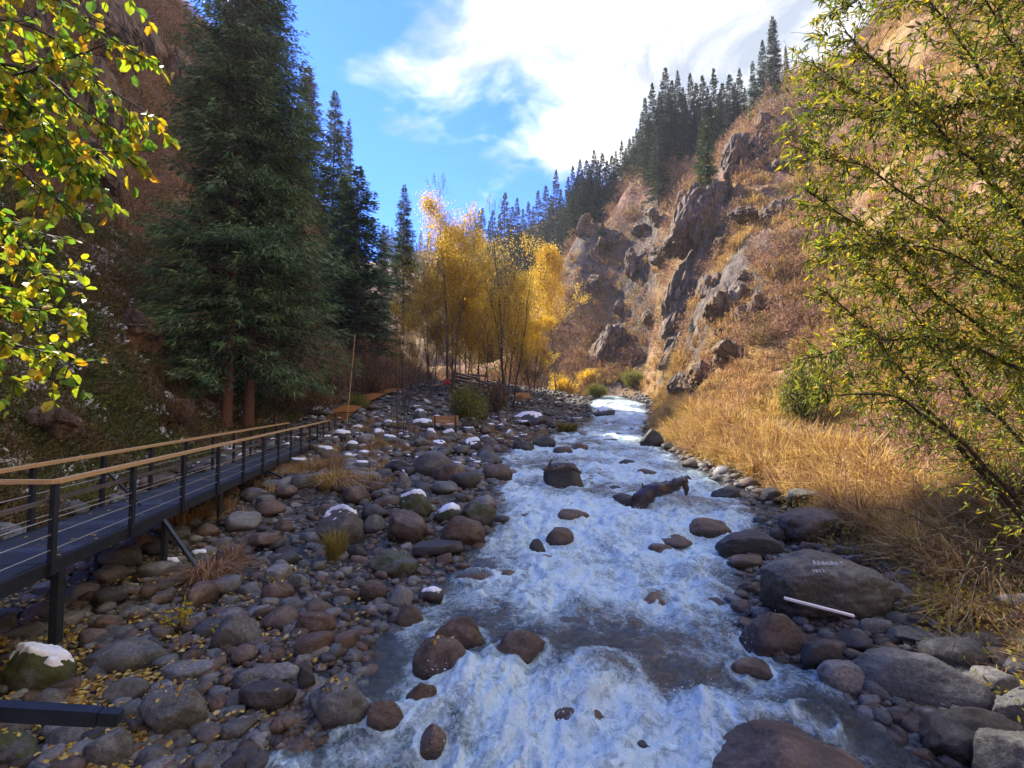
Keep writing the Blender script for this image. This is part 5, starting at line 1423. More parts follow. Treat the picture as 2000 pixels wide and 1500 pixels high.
OUT = [(1400,440,57,5,9,'big dark vertical cliff face under the lone sunlit spruce'),(1345,580,54,4,8,'jagged rock rib in the middle of the slope'),
 (1330,680,56,2.6,4,'lowest jagged blocks of the rock rib'),(1215,690,73,5.5,8,'rounded dark rock face at the foot of the slope near the far rapids'),
 (1435,590,46,3.2,3.8,'grey slabs sticking out of the golden grass'),(1480,610,40,2.2,2.4,'small grey slab right of the larger grey slabs'),
 (1375,735,42,3.4,2.2,'dark overhanging ledge above the golden bank'),(1440,690,40,2.6,1.6,'narrow dark ledge above the reddish scrub'),
 (1500,430,54,5,3,'long dark outcrop slanting across the upper slope'),(1560,400,50,3,2.2,'dark knob at the upper end of the slanting outcrop'),
 (1255,510,86,4,4,'outcrop with pale stains on the rusty spur'),(1300,505,80,3,3,'dark blocks with green moss on the rusty spur'),
 (1475,300,72,5,7,'cream coloured crag right under the ridge trees'),(1530,250,68,4,5,'crag beside the willow top under the ridge'),
 (1205,360,95,3,4,'rocky edge of the descending crest'),(1150,450,97,3,5,'lowest rocky edge of the descending crest'),
 (1560,860,22,1.4,1.1,'grey white rock with a pale streak in the bank grass'),(1520,600,38,2,1.6,'small rock patch in the golden grass'),
 (230,650,30,3.2,2.6,'grey rock step in the shaded gully'),(280,620,34,3,2.2,'upper grey rock step in the shaded gully'),
 (60,130,44,7,9,'large grey cliff behind the yellow green leaves'),(170,60,50,6,8,'grey cliff piece at the top of the shaded slope'),
 (255,60,56,4,6,'narrow grey rock by the rust-coloured slope'),(120,330,34,4,4,'dark rock behind the hanging leaves'),(40,820,17,1.8,1.0,'snow-dusted low rock on the bank behind the handrail'),(270,540,36,2.6,2.2,'dark rock ledge left of the big spruce'),(330,130,56,4,5,'brown rock beside the top of the big spruce'),(320,800,27,2,1.1,'low dark rock behind the walkway by the spruce foot'),(420,870,22,1.6,.9,'low wet rock under the far handrail')]
for i, (px, py, w, h) in enumerate([(1180,560,4,3),(1225,600,3.5,2.6),(1300,420,4,3),(1340,390,3,3),(1275,620,3,2.2),(1395,560,3,4),(1380,500,2.6,4),(1420,480,2.5,3),(1310,730,2,1.6),(1460,540,2.4,2),(1500,520,2,1.5),(1200,480,4,2.6),(1260,450,3,2),(1410,650,1.6,1.6),(1335,620,2.4,2.6),(1550,330,4,3.5),(1440,340,3,4),(1420,750,1.6,.9)]):
    q = min([o for o in OUT[:17]], key=lambda o: (o[0] - px) ** 2 + (o[1] - py) ** 2); sd = ('under', 'above')[py < q[1]] if abs(py - q[1]) > abs(px - q[0]) * .6 else ('on the valley side of', 'on the uphill side of')[px > q[0]]
    OUT.append((px, py, 60, w * .7, h * .7, ('small', 'low', 'jagged', 'narrow', 'pale', 'broken')[i % 6] + f' rock {sd} the ' + ' '.join(q[5].split()[:6])))
for i, (px, py, d, w, h, lab) in enumerate(OUT):
    outcrop(px, py, d, w, h, 60 + i, lab, .38 if px > 1000 else -.3)

# ------------------------------------------------------------------ grass, scrub and weeds (stuff)
def tuft_mesh(name, m, n, H, spreadr, seed, w=.012, droop=.5, seg=2):
    rs = np.random.RandomState(seed); a = rs.rand(n) * 6.283; r = spreadr * np.sqrt(rs.rand(n)) * .5
    p = np.c_[np.cos(a) * r, np.sin(a) * r, np.zeros(n)]; h = H * (.5 + .6 * rs.rand(n))
    out = np.c_[np.cos(a + rs.normal(size=n) * .6), np.sin(a + rs.normal(size=n) * .6), np.zeros(n)] * (spreadr * (.3 + rs.rand(n)))[:, None]
    side = unit(np.cross(out + 1e-6, np.array([0, 0, 1.]))) * w
    q1 = p + out * .3 + np.array([0, 0, 1.]) * (h * .6)[:, None]; q2 = p + out + np.array([0, 0, 1.]) * (h * (1 - droop * rs.rand(n)))[:, None]
    V = np.stack([p - side, p + side, q1 + side * .8, q1 - side * .8, q2], 1).reshape(-1, 3)
    b = np.arange(n) * 5
    F1 = np.stack([b, b + 1, b + 2, b + 3], 1); F2 = np.stack([b + 3, b + 2, b + 4], 1)
    cv = rs.rand(n)
    return new_mesh(name, V, [F1, F2], m, False, {'cv': ('FACE', np.r_[cv, cv])})
def scrub_mesh(name, m, n, seed, leaf=.09, flat=.75, w=.35):
    rs = np.random.RandomState(seed); d = rdir(n, rs); d[:, 2] = np.abs(d[:, 2]); r = rs.rand(n) ** .4
    P = d * r[:, None] * np.array([.55, .55, flat]) * (1 + .3 * pn(d[:, 0] * 2 + seed, d[:, 1] * 2, d[:, 2] * 2))[:, None]
    D = unit(d * .9 + rdir(n, rs) * .8); Wd = unit(np.cross(D, rdir(n, rs)))
    V, F = cards(P, D, Wd, leaf * (.6 + .9 * rs.rand(n)), leaf * w)
    return new_mesh(name, V, F, m, False, {'cv': ('FACE', rs.rand(n))})
G1 = leaf_mat('grass_gold', [(0, (.20, .11, .035)), (.35, (.40, .25, .085)), (.7, (.58, .40, .15)), (1, (.70, .55, .27))], .4, .6, by='both')
G2 = leaf_mat('grass_rust', [(0, (.14, .07, .042)), (.4, (.32, .18, .095)), (.75, (.50, .31, .17)), (1, (.62, .45, .28))], .4, .6, by='both')
G3 = leaf_mat('scrub_rust', [(0, (.11, .06, .045)), (.4, (.27, .15, .10)), (.8, (.43, .26, .18)), (1, (.52, .36, .26))], .3, .7, by='both')
G4 = leaf_mat('scrub_olive', [(0, (.05, .05, .02)), (.5, (.12, .12, .04)), (1, (.22, .20, .07))], .35, .6, by='both')
G5 = leaf_mat('weeds_dark', [(0, (.06, .04, .026)), (.4, (.17, .11, .055)), (.75, (.29, .19, .085)), (1, (.42, .32, .16))], .3, .7, by='both')
G6 = leaf_mat('weeds_green', [(0, (.04, .055, .02)), (.5, (.10, .14, .04)), (1, (.24, .27, .07))], .35, .6, by='both')
G7 = plain('snowy_leaves', (.74, .78, .84), .7, .1, 9)
tufts = [tuft_mesh('tuft', G1, 60, .8, .45, 1), tuft_mesh('tuft', G1, 50, .6, .6, 2, droop=.8), tuft_mesh('tuft', G2, 55, .75, .5, 3), tuft_mesh('tuft', G2, 45, .9, .3, 4, .010),
         scrub_mesh('scrub', G3, 200, 5, .14, .7, .22), scrub_mesh('scrub', G4, 220, 6, .10, .7, .4), scrub_mesh('scrub', G3, 170, 7, .17, .9, .16), scrub_mesh('scrub', G1, 180, 8, .12, .5, .25)]
def slope_pts(n, azr, dr, side, margin=0.0):
    out = []
    while sum(len(o) for o in out) < n:
        m_ = n; a = np.radians(RS.uniform(azr[0], azr[1], m_)); r = np.exp(RS.uniform(math.log(dr[0]), math.log(dr[1]), m_))
        x, y = r * np.sin(a), r * np.cos(a)
        k = (x > x_right(y) + margin) if side > 0 else (x < x_left(y) - margin)
        k |= (y > 76)
        out.append(np.c_[x[k], y[k]])
    return np.vstack(out)[:n]
def lay(P, cls, sfun, name, label, protos, tilt=.25, sink=.05):
    z = T(P[:, 0], P[:, 1]); r = np.hypot(P[:, 0], P[:, 1]); s = sfun(r) * RS.uniform(.65, 1.35, len(P))
    scatter(name, protos, np.c_[P, z - sink * s], np.c_[RS.uniform(-tilt, tilt, (len(P), 2)), RS.uniform(0, 6.28, len(P))], s, cls, label)
# right slope
P = slope_pts(15000, (0, 60), (7, 100), 1, .5)
bare_ = (fbm(P[:, 0] / 5, P[:, 1] / 7, 13, 3) + .1 * RS.randn(len(P)) < -.12) & (P[:, 1] > 20); P = P[~bare_]
nn_ = fbm(P[:, 0] / 7, P[:, 1] / 9, 3, 3); nn2 = fbm(P[:, 0] / 3, P[:, 1] / 3, 9, 2); far_ = P[:, 1] > 60
cls = np.where(nn_ + .25 * far_ + .1 * (P[:, 1] > 30) > .06, RS.choice([2, 3, 7], len(P)), RS.choice([0, 1, 0, 7], len(P)))
lay(P, cls, lambda r: np.clip(.45 + r / 60, .5, 1.6), 'slope_grass', 'dry golden grass all over the sunlit slope', tufts)
P = slope_pts(9000, (-1, 60), (16, 108), 1, 2.0)
nn_ = fbm(P[:, 0] / 8, P[:, 1] / 12, 5, 3)
k = nn_ + .22 * (P[:, 1] > 62) + .1 * RS.randn(len(P)) > .06; P = P[k]
cls = np.where(RS.rand(len(P)) < .13, 5, RS.choice([4, 6, 6], len(P)))
lay(P, cls, lambda r: np.clip(.5 + r / 45, .6, 2.4), 'slope_scrub', 'rust-brown leafless scrub in patches on the sunlit slope', tufts)
# bank grass that hangs over the river's right edge
out = []
for i in range(2600):
    y = math.exp(RS.uniform(math.log(8.5), math.log(62))); x = float(x_right(y)) + RS.uniform(-.25, 1.8) ** 1; out.append((x, y))
P = np.array(out)
if True:
    cls = RS.choice([0, 1, 2, 3, 0], len(P)); lay(P, cls, lambda r: np.clip(.75 + r / 60, .8, 1.5), 'bank_grass', 'tall golden grass leaning over the right bank', tufts, .35)
# near right bank: flattened straw and small yellow weeds
straw = [tuft_mesh('straw', G1, 50, .16, .5, 12, .006, .9), tuft_mesh('straw', G2, 40, .22, .45, 13, .006, .8), scrub_mesh('weed', leaf_mat('weeds_yellow', [(0, (.22, .20, .03)), (.6, (.45, .36, .06)), (1, (.25, .32, .06))], .45, .5, by='both'), 120, 14, .06, .5, .5), scrub_mesh('weed', G2, 140, 15, .09, .8, .15)]
P = []
while len(P) < 1500:
    y = RS.uniform(5.5, 14); x = float(x_right(y)) + RS.uniform(-.9, 5.5)
    P.append((x, y))
P = np.array(P); cls = RS.choice([0, 1, 2, 3, 0], len(P)); lay(P, cls, lambda r: np.full(len(r), 1.0), 'straw', 'matted straw and small yellow weeds under the willow', straw, .4)
# left slope
lw = [tuft_mesh('weed', G5, 50, .6, .5, 21), scrub_mesh('weed', G5, 200, 22, .12, .6, .25), scrub_mesh('weed', G6, 180, 23, .10, .5, .5), scrub_mesh('weed', G3, 190, 24, .13, .7, .2), scrub_mesh('weed', G7, 60, 25, .12, .3, .6), tuft_mesh('weed', G2, 50, .7, .5, 26), scrub_mesh('weed', G4, 150, 27, .1, .6, .4)]
P = slope_pts(13000, (-60, 2), (9, 90), -1, -.3)
hi = T(P[:, 0], P[:, 1]); nn_ = fbm(P[:, 0] / 6, P[:, 1] / 6, 8, 3)
pr_ = RS.rand(len(P)); cls = np.where(pr_ < .36, 1, np.where(pr_ < .54, 2, np.where(pr_ < .66, 6, 0)))
cls = np.where((nn_ > .1) & (pr_ < .5), 2, cls)
rusty_zone = (hi > 15) | (P[:, 1] > 38)
cls = np.where(rusty_zone & (RS.rand(len(P)) < .85), RS.choice([3, 3, 5], len(P)), cls)
snz = (fbm(P[:, 0] / 2.2, P[:, 1] / 2.2, 1, 3) > .18) & (hi < 17) & (P[:, 1] < 36)
cls = np.where(snz & (RS.rand(len(P)) < .22), 4, cls)
lay(P, cls, lambda r: np.clip(.45 + r / 40, .5, 2.0), 'slope_weeds', 'brown weeds and scrub, partly snowed on, over the shaded slope', lw)
# snow that lies in flat patches between them
cand = slope_pts(16000, (-60, -12), (10, 46), -1, .2)
m_ = fbm(cand[:, 0] / 1.8, cand[:, 1] / 1.8, 21, 3) + .3 * fbm(cand[:, 0] / 6, cand[:, 1] / 6, 2, 2) > .30; cand = cand[m_][:900]
zc = T(cand[:, 0], cand[:, 1]); kz = zc < 20; cand, zc = cand[kz], zc[kz]
e_ = .4; nx = -(T(cand[:, 0] + e_, cand[:, 1]) - zc) / e_; ny = -(T(cand[:, 0], cand[:, 1] + e_) - zc) / e_
rots = [Vector((a, b, 1.6)).to_track_quat('Z', 'Y').to_euler() for a, b in zip(nx, ny)]
V, F = rock_geo(78, 3, 3, rough=4); V = V * np.array([.8, .5, .10])
scatter('slope_snow', [new_mesh('snow_patch', V, F, M['snow'], True)], np.c_[cand, zc + .05], [tuple(r) for r in rots], RS.uniform(.18, .75, len(cand)), np.zeros(len(cand)), 'small patches of snow on the shaded slope')
# brown grass patches on the gravel bar
P = []
for (px, py, n, s) in [(650, 925, 90, 55), (600, 905, 60, 40), (560, 935, 60, 35), (800, 880, 40, 60), (960, 855, 60, 60), (1000, 845, 50, 40), (420, 1000, 40, 50), (720, 840, 40, 40), (480, 930, 60, 40), (750, 870, 50, 60), (120, 905, 70, 90), (250, 900, 50, 60)]:
    for i in range(n):
        p = hit(px + RS.normal() * s, py + RS.normal() * s * .28, False) if i % 3 == 0 else None
        if p is not None: P.append((p.x, p.y)); P.append((p.x + RS.normal() * .2, p.y + RS.normal() * .3)); P.append((p.x + RS.normal() * .3, p.y + RS.normal() * .2))
P = np.array(P); lay(P, RS.choice([0, 1, 2], len(P)), lambda r: np.full(len(r), .55), 'bar_grass', 'dry grass growing in patches on the gravel bar', [tufts[0], tufts[2], tufts[1]])

# ------------------------------------------------------------------ tufts and seedlings one can point at
def tuft_thing(px, py, w, h, meshes, label, cat='grass tuft', name='grass_tuft', hgt=.8):
    p = hit(px, py, False); e = link(name, meshes, None, (p.x, p.y, p.z - .02), (0, 0, RS.uniform(0, 6)), (w * p.y / FPX / .9, w * p.y / FPX / .9, h * p.y / FPX / hgt))
    return tag(e, label, cat)
GT = leaf_mat('tuft_green_gold', [(0, (.10, .10, .02)), (.4, (.26, .21, .05)), (.8, (.45, .32, .09)), (1, (.20, .24, .05))], .4, .5)
tuft_thing(655, 1095, 62, 72, tuft_mesh('t', GT, 420, .8, .42, 41, .010, .35), 'bushy green gold tuft growing by the pale speckled boulder')
tuft_thing(1110, 848, 48, 32, tuft_mesh('t', GT, 300, .8, .5, 42, .016, .5), 'round yellow green tuft on the far gravel bank')
tuft_thing(655, 955, 90, 46, tuft_mesh('t', G1, 500, .8, .6, 43, .010, .9), 'large drooping golden tuft near the walkway end')
tuft_thing(410, 1140, 110, 60, tuft_mesh('t', G2, 500, .8, .55, 44, .009, .8), 'rusty dry weeds spread behind the wedge-shaped boulder')
tuft_thing(455, 1110, 70, 60, tuft_mesh('t', G2, 260, .8, .4, 45, .008, .4), 'upright rusty dry weeds beside the brace foot')
tuft_thing(1900, 1195, 150, 55, tuft_mesh('t', G1, 600, .8, .6, 46, .008, 1.0), 'round nest-like mat of flattened straw under the bare twigs')
SG = leaf_mat('sprout_green', [(0, (.16, .30, .03)), (.6, (.35, .48, .05)), (1, (.55, .55, .06))], .5, .4)
SY = leaf_mat('sprout_yellow', [(0, (.45, .38, .03)), (.6, (.70, .50, .04)), (1, (.60, .60, .08))], .5, .4)
def sprout(px, py, w, h, m, n, seed, label, name):
    p = hit(px, py, False); st, fo = bush(seed, n, m, .20, 7)
    e = empty(name, (p.x, p.y, p.z - .02), label, 'plant'); k = p.y / FPX; e.scale = (w * k / 1.7, w * k / 1.7, h * k / 1.0)
    link('stems', st, e); link('foliage', fo, e)['kind'] = 'stuff'
sprout(1655, 1055, 50, 28, SG, 60, 47, 'fresh light green sprig at the foot of the warm brown boulder', 'green_sprig')
sprout(1490, 975, 22, 16, SG, 40, 48, 'small green sprig at the edge of the bank rocks', 'green_sprig')
sprout(345, 1245, 75, 70, SY, 90, 49, 'yellow-leaved seedling among the cobbles left of the wedge-shaped boulder', 'yellow_seedling')
sprout(540, 1150, 56, 36, SY, 40, 50, 'small yellow green seedling leaning on the brown boulder', 'yellow_seedling')
sprout(420, 1250, 46, 44, SY, 40, 51, 'sparse yellow seedling right beside the wedge-shaped boulder', 'yellow_seedling')
# tall dead stalks on the right bank
for i, (px, py, h, lab) in enumerate([(1655, 1020, 150, 'tall reddish dead stalk nearest to the warm brown boulder'), (1690, 1010, 190, 'tallest reddish dead stalk in the bank weeds'), (1725, 1025, 150, 'reddish dead stalk with a thick seed head'), (1755, 1010, 170, 'thin leaning dead stalk behind the seed head'), (1700, 990, 210, 'pale dead stalk with feathery top'), (1790, 1040, 140, 'dead stalk leaning toward the willow'), (1640, 985, 130, 'short dead stalk at the edge of the grass bank')]):
    p = hit(px, py, False); H = h * p.y / FPX; mb = MB(); ln = RS.uniform(-.2, .2)
    tt = np.linspace(0, 1, 6); mb.tube(np.c_[ln * H * tt ** 2, .05 * tt, H * tt], np.linspace(.010, .003, 6), 5)
    e = link('dead_stalk', mb.mesh('dead_stalk', plain('stalk', (.26, .11, .05), .8, .3, 9) if i == 0 else bpy.data.materials['stalk']), None, p); tag(e, lab, 'dead stalk', 'tall dead stalks on the bank')
    n = 70; t = RS.uniform(.25, 1, n); Pp = np.c_[ln * H * t ** 2, .05 * t, H * t]; Dd = unit(rdir(n, RS) * .8 + np.array([0, 0, .5])); V, F = cards(Pp, Dd, unit(np.cross(Dd, rdir(n, RS))), .10 * H * RS.uniform(.5, 1.3, n), .012)
    link('seed_head', new_mesh('seed_head', V, F, G2, False, {'cv': ('FACE', RS.rand(n))}), e)

# ------------------------------------------------------------------ fallen leaves
def leaf_geo(L, W, fold=.18, curl=.1, roundish=False):
    a, b = (.30, .68) if not roundish else (.32, .74); wa_, wb_ = (1, .72) if not roundish else (.95, .85)
    V = np.array([[0, 0, 0], [-wa_ * W / 2, a * L, fold * W / 2], [-wb_ * W / 2, b * L, fold * W / 2 - curl * L * .4], [0, L, -curl * L], [wb_ * W / 2, b * L, fold * W / 2 - curl * L * .4], [wa_ * W / 2, a * L, fold * W / 2]])
    return V, np.array([[0, 1, 2, 3], [0, 3, 4, 5]])
FL = leaf_mat('fallen_leaf', [(0, (.22, .12, .03)), (.3, (.45, .27, .05)), (.65, (.66, .45, .07)), (1, (.66, .55, .24))], .25, .5, by='rnd')
lp = []
for i in range(3):
    V, F = leaf_geo(1, .75, .3 * (i - 1), .15 * i, True); lp.append(new_mesh('fallen_leaf', V, F, FL))
P = on_ground_pts(10500, lambda m: (np.abs(RS.normal(0, 300, m)) - 20, 1010 + 520 * RS.rand(m)), lambda x, y: (x < w_left(y) - .1) & (y < 12))
kk = fbm(P[:, 0] * 1.1, P[:, 1] * 1.1, 7, 3) + .35 * RS.randn(len(P)) * .6 > -.02; P = P[kk]
# leaves rest on whatever lies uppermost: ground or stone
def top_z(x, y):
    z = max(T1(x, y), float(zw(y)) + .0)
    for (a, b, c, rx, ry, rz) in ROCKS:
        q = ((x - a) / rx) ** 2 + ((y - b) / ry) ** 2
        if q < .8: z = max(z, c + rz * math.sqrt(1 - q) * .9)
    return z
zg = np.maximum(T(P[:, 0], P[:, 1]), zw(P[:, 1])) + .055
sel = np.ones(len(P), bool)
for (a, b, c, rx, ry, rz) in ROCKS:
    if b > 12: continue
    sel &= ((P[:, 0] - a) / rx) ** 2 + ((P[:, 1] - b) / ry) ** 2 > .95
P = P[sel]; zg = zg[sel]
scatter('fallen_leaves', lp, np.c_[P, zg + RS.uniform(0, .03, len(P))], np.c_[RS.uniform(-.5, .5, (len(P), 2)), RS.uniform(0, 6.28, len(P))], RS.uniform(.045, .085, len(P)), RS.randint(0, 3, len(P)), 'yellow leaves fallen between the near cobbles')
Q, Rr_ = [], []
for (o, V, F, n) in LEAFY:
    bv = BVHTree.FromPolygons([Vector(v) for v in V], F.tolist()); sx, sy = np.abs(V[:, 0]).max(), np.abs(V[:, 1]).max()
    Ro = Matrix.Rotation(o.rotation_euler.z, 3, 'Z')
    for i in range(n * 3):
        h_ = bv.ray_cast(Vector((RS.normal() * .4 * sx, RS.normal() * .4 * sy - .15 * sy, 5)), Vector((0, 0, -1)))
        if h_[0] is None or h_[1].z < .55: continue
        Q.append((o.location + Ro @ h_[0] + Vector((0, 0, .006)))[:]); r = (Ro @ h_[1]).to_track_quat('Z', 'Y').to_euler(); Rr_.append((r.x, r.y, r.z))
        n -= 1
        if n <= 0: break
for i in range(130):
    y = RS.uniform(4.5, 20); p = wk(y, RS.uniform(.05, WID - .05)); Q.append((p.x, p.y, p.z + .006)); Rr_.append((0, 0, RS.uniform(0, 6)))
scatter('leaves_on_stones', lp, Q, Rr_, RS.uniform(.04, .075, len(Q)), RS.randint(0, 3, len(Q)), 'yellow leaves lying on the boulders and on the walkway deck')

# ------------------------------------------------------------------ near foliage: hanging leafy branches, left and right
def leafy_tree(name, label, cat, limbs, leafmats, leafw, N, L0, W0, seed, twig_len, twig_gap, per_twig, droop, base, roundish, woodm, start=.2, dens=None, spreadz=.5):
    rs = np.random.RandomState(seed); e = empty(name, base, label, cat); B = np.array(base[:])
    P, D, Cv = [], [], []
    tw = MB()
    for li, (pts, r0, r1, leafy) in enumerate(limbs):
        W = np.array([at(*p)[:] for p in pts]); s = np.r_[0, np.cumsum(np.linalg.norm(np.diff(W, axis=0), axis=1))]
        n = max(6, int(s[-1] / .12)); tt = np.linspace(0, s[-1], n); C_ = np.stack([np.interp(tt, s, W[:, k]) for k in range(3)], 1)
        for _ in range(4): C_[1:-1] = (C_[:-2] + 2 * C_[1:-1] + C_[2:]) / 4
        C_ += np.stack([pn(tt * 2.3, li * 3.1, k) for k in range(3)], 1) * .05
        mb = MB(); mb.tube(C_ - B, np.linspace(r0, r1, n), 7); link('branch', mb.mesh('branch', woodm, True), e)
        Tn = unit(np.gradient(C_, axis=0))
        t0 = s[-1] * start
        while t0 < s[-1]:
            i = min(int(t0 / s[-1] * (n - 1)), n - 2); p = C_[i]; f = t0 / s[-1]
            d = unit(Tn[i] + rdir(1, rs)[0] * .95 * np.array([1, 1, spreadz]) + np.array([0, 0, -droop * .3])); Lt = twig_len * (.5 + .9 * rs.rand()) * (1.15 - .5 * f)
            m = max(4, int(Lt / .07)); q = p.copy(); pl = [p]
            for k in range(m): d = unit(d + rs.normal(size=3) * .10 + np.array([0, 0, -droop * .08])); q = q + d * Lt / m; pl.append(q)
            pl = np.array(pl); tw.tube(pl - B, np.linspace(max(r1 * .8, .004), .0016, m + 1), 3, False)
            if leafy > 0:
                nl = int(per_twig * Lt / twig_len * leafy * (.6 + .8 * rs.rand()))
                u = rs.rand(nl) * m * .98; iu = u.astype(int); pp = pl[iu] + (pl[iu + 1] - pl[iu]) * (u - iu)[:, None]
                dd = unit(d[None] * .8 + rdir(nl, rs) * .9 + np.array([0, 0, -droop * .5])); P.append(pp); D.append(dd)
            t0 += twig_gap * (.5 + rs.rand())
    link('twigs', tw.mesh('twigs', woodm, True), e)['kind'] = 'stuff'
    if not P: return e, 0
    P = np.vstack(P); D = np.vstack(D)
    if dens is not None:
        k = dens(P, rs); P, D = P[k], D[k]
    n = len(P); Wd = unit(np.cross(D, unit(rdir(n, rs) * .8 + np.array([0, 0, 1.]))) ); Nn = np.cross(Wd, D)
    L = L0 * (.55 + .65 * rs.rand(n)); W = L * W0; mi = rs.choice(len(leafmats), n, p=leafw)
    dist = np.linalg.norm(P - np.array([0, 0, CAM_Z]), axis=1)
    c, s_ = math.cos(PITCH), math.sin(PITCH); z1 = P[:, 2] - CAM_Z; dep = P[:, 1] * c + z1 * s_; vv = -P[:, 1] * s_ + z1 * c
    vis = (np.abs(P[:, 0] / dep) < .93) & (np.abs(vv / dep) < .70) & (dep > 0)
    order = np.argsort(-(L / dist) * vis)
    big = order[:300]; rest = order[300:]
    protos = []
    for k, m in enumerate(leafmats):
        for j in range(3):
            V, F = leaf_geo(1, W0, (.15, .35, .5)[j], (.05, .16, .28)[j], roundish); protos.append(new_mesh('leaf', V, F, m))
    for i in big:
        o = bpy.data.objects.new('leaf', protos[mi[i] * 3 + rs.randint(3)]); COL.objects.link(o); o.parent = e
        Mx = Matrix(((Wd[i][0], D[i][0], Nn[i][0]), (Wd[i][1], D[i][1], Nn[i][1]), (Wd[i][2], D[i][2], Nn[i][2])))
        o.matrix_local = Matrix.Translation(Vector(P[i] - B)) @ Mx.to_4x4() @ Matrix.Scale(L[i], 4)
    if len(rest) == 0: return e, n
    Vp = [leaf_geo(1, W0, .3, .15, roundish)[0]][0]
    R3 = np.stack([Wd, D, Nn], 2)[rest]
    V = (np.einsum('nij,kj->nki', R3, Vp) * L[rest][:, None, None] + (P[rest] - B)[:, None]).reshape(-1, 3)
    b = np.arange(len(rest)) * 6; F = np.concatenate([np.stack([b, b + 1, b + 2, b + 3], 1), np.stack([b, b + 3, b + 4, b + 5], 1)])
    cvv = (mi[rest] + .5) / len(leafmats)
    me = new_mesh('leaves', V, F, None, False, None, mats=leafmats, mi=np.r_[mi[rest], mi[rest]]); o = link('leaves', me, e); o['kind'] = 'stuff'
    return e, n
def lm(name, c, tr=.42, var=.35):
    m, n, l, b = mat(name, .5); b.inputs['Specular IOR Level'].default_value = .3; lo = tuple(x * (1 - var) for x in c); hi = tuple(min(x * (1 + var), 1) for x in c)
    f = noise(n, l, pos(n), 22, 3, .6); cc = ramp(n, l, f, [(.35, lo), (.65, hi)]); l.new(cc, b.inputs['Base Color'])
    t = n.new('ShaderNodeBsdfTranslucent'); l.new(mixc(n, l, 1, cc, (1.3, 1.25, .6, 1), 'MULTIPLY'), t.inputs[0]); mx = n.new('ShaderNodeMixShader'); mx.inputs[0].default_value = tr
    l.new(b.outputs[0], mx.inputs[1]); l.new(t.outputs[0], mx.inputs[2]); l.new(mx.outputs[0], n['Material Output'].inputs[0]); return m
LL = [lm('leaf_yellow_green', (.32, .42, .04)), lm('leaf_green', (.14, .28, .04)), lm('leaf_yellow', (.55, .48, .04)), lm('leaf_deep', (.09, .20, .05)), lm('leaf_amber', (.58, .34, .03))]
left_limbs = [([(-260,120,3.0),(0,150,2.8),(90,130,2.7),(210,85,2.6)],.012,.004,1),([(-260,110,3.0),(0,118,2.9),(120,165,2.8),(200,245,2.7),(265,320,2.6)],.012,.003,1),([(-260,60,3.1),(15,155,2.9),(110,250,2.8),(180,330,2.7)],.009,.003,1),
 ([(-260,-60,3.2),(60,-40,3.0),(180,40,2.9),(270,105,2.8)],.010,.003,1),([(-260,-20,3.2),(120,-60,3.0),(260,-20,3.0)],.010,.003,.8),([(-260,200,3.0),(0,280,2.8),(80,360,2.7),(150,415,2.6)],.010,.003,1),
 ([(-260,230,3.1),(60,260,2.9),(190,300,2.8),(290,325,2.7)],.009,.003,.9),([(-260,350,3.0),(-20,420,2.8),(80,450,2.7),(130,462,2.7)],.008,.003,.7),([(-260,250,3.0),(10,200,2.9),(130,300,2.85),(230,395,2.8)],.008,.003,1),([(-260,0,3.3),(60,40,3.1),(200,150,3.0),(300,250,2.9)],.009,.003,1)]
leafy_tree('overhanging_tree', 'yellow green broad-leaved branches hanging in from the upper left edge', 'tree', left_limbs, LL, [.38, .22, .24, .10, .06], 0, .070, .66, 5, .32, .048, 10, .9, at(-300, 150, 3.1), True, M['twig_dark'], .22, None, .7)
low_limbs = [([(-260,560,3.6),(-40,540,3.4),(50,520,3.3),(150,545,3.2)],.009,.003,1),([(-260,600,3.6),(-20,600,3.4),(90,610,3.3),(190,590,3.2)],.009,.003,1),([(-260,640,3.6),(0,660,3.4),(100,690,3.3),(170,730,3.2)],.009,.003,1),([(-260,520,3.7),(-20,490,3.5),(60,470,3.4)],.008,.003,.8),([(-260,700,3.6),(-30,720,3.4),(60,760,3.3)],.008,.003,.8)]
leafy_tree('leafy_shrub', 'lower yellow green leafy shrub at the left edge above the walkway', 'shrub', low_limbs, LL, [.42, .16, .30, .05, .07], 0, .075, .7, 6, .34, .06, 11, .7, at(-300, 640, 3.7), True, M['twig_dark'], .25, None, .8)
WL = [lm('willow_green', (.15, .20, .03), .4), lm('willow_olive', (.28, .27, .045), .45), lm('willow_yellow', (.52, .42, .04), .5), lm('willow_dark', (.075, .12, .04), .3), lm('willow_lime', (.28, .33, .04), .5)]
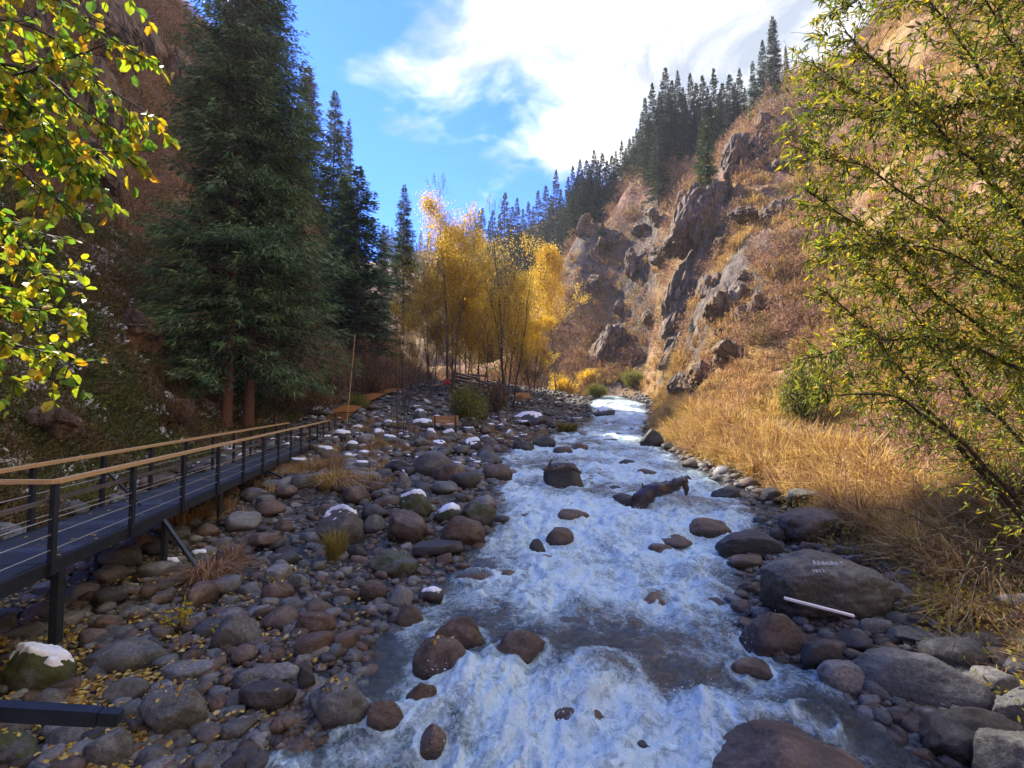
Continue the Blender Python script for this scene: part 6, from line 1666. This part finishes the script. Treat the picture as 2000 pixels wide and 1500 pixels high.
wlimbs = [([(2230,900,6.6),(2000,430,5.6),(1880,300,5.2),(1760,170,5.0),(1650,60,4.9)],.035,.006,1),([(2230,900,6.6),(2020,560,5.8),(1850,440,5.4),(1700,330,5.2),(1545,285,5.0)],.03,.005,1),([(2230,950,6.6),(2000,700,6),(1800,560,5.6),(1690,450,5.4),(1570,370,5.3)],.03,.005,1),
 ([(2230,1000,6.6),(2000,725,5.7),(1850,655,5.5),(1720,660,5.3),(1560,700,5.1)],.03,.004,.9),([(2180,1180,6.2),(1965,960,5.8),(1870,850,5.5),(1740,765,5.3),(1570,770,5.2)],.04,.005,.8),([(2230,700,6.4),(2000,250,5.6),(1900,120,5.3),(1830,20,5.1),(1750,-70,5.0)],.03,.006,1),
 ([(2230,700,6.6),(2000,120,5.8),(1930,0,5.6),(1850,-90,5.5)],.03,.006,1),([(2180,1180,6.2),(1985,1000,5.9),(1880,880,5.7),(1800,780,5.6),(1700,640,5.4),(1590,560,5.3)],.045,.005,.9),([(2230,800,6.8),(2000,350,6.3),(1800,250,6.1),(1640,160,6.0),(1560,110,6.0)],.03,.005,1),
 ([(2230,1000,6.4),(2010,870,6.0),(1900,780,5.9),(1780,600,5.8),(1660,500,5.7)],.03,.005,.9),([(2230,500,6.6),(2030,0,6.3),(1800,-60,6.2),(1670,0,6.2),(1620,30,6.1)],.03,.005,1),([(2230,600,6),(2000,180,5.2),(1860,210,5.1),(1700,220,5.0),(1580,210,5.0)],.025,.005,1),([(2230,1080,6.1),(2050,620,5.4),(1920,520,5.2),(1760,470,5.1),(1610,480,5.0)],.025,.005,1)]
def wdens(P, rs):
    c, s_ = math.cos(PITCH), math.sin(PITCH); z1 = P[:, 2] - CAM_Z; dep = P[:, 1] * c + z1 * s_; vv = -P[:, 1] * s_ + z1 * c
    px = 1000 + FPX * P[:, 0] / dep; py = 750 - FPX * vv / dep
    lim = np.interp(py, [-100, 0, 100, 200, 300, 420, 500, 600, 700, 780, 850, 1000], [1640, 1600, 1545, 1515, 1520, 1545, 1590, 1570, 1560, 1560, 1700, 1850])
    thin = np.interp(py, [0, 500, 750, 860, 1000, 1100], [1, 1, .85, .45, .15, .05])
    return (px > lim + 25 * pn(px / 40, py / 40)) & (rs.rand(len(P)) < thin)
willow = leafy_tree('willow_tree', 'big green and yellow willow reaching in over the right bank', 'willow', wlimbs, WL, [.34, .30, .12, .16, .08], 0, .095, .25, 8, .75, .026, 23, .35, at(2250, 1120, 6.7), False, M['twig_dark'], .22, wdens, .9)
bare = [([(2180,1180,6.0),(2000,1120,5.4),(1900,1075,5.2),(1800,1015,5.1),(1720,985,5.0)],.02,.004,0),([(2000,1120,5.4),(1930,1100,5.35),(1880,1105,5.3),(1862,1170,5.3),(1848,1250,5.25)],.007,.002,0),([(1930,1100,5.35),(1905,1130,5.3),(1890,1200,5.3),(1855,1280,5.3)],.006,.002,0),([(2180,1180,6),(1990,1060,5.5),(1880,1045,5.3),(1720,1060,5.2)],.012,.003,0),
        ([(2180,1180,6.0),(2050,1230,5.2),(1960,1180,5.1),(1900,1140,5.0)],.01,.003,0.05)]
leafy_tree('bare_branches', 'bare dark twigs hanging down over the straw mat', 'branches', bare, WL, [.2, .2, .2, .2, .2], 0, .07, .24, 9, .45, .11, 8, .5, at(2230, 1200, 6.1), False, M['twig_dark'], .1)

# ------------------------------------------------------------------ the air of the valley
hz = bpy.data.materials.new('haze'); hz.use_nodes = True
hn, hl = hz.node_tree.nodes, hz.node_tree.links
hn.remove(hn['Principled BSDF'])
pv = hn.new('ShaderNodeVolumePrincipled'); pv.inputs['Color'].default_value = (.82, .90, 1, 1); pv.inputs['Density'].default_value = .00035; pv.inputs['Anisotropy'].default_value = .2
hl.new(pv.outputs[0], hn['Material Output'].inputs['Volume'])
hb_ = MB(); hb_.box((0, 0, 57), (860, 860, 131))
ho = link('haze', hb_.mesh('haze', hz)); ho['kind'] = 'stuff'; ho['label'] = 'thin bluish haze that fills the valley'
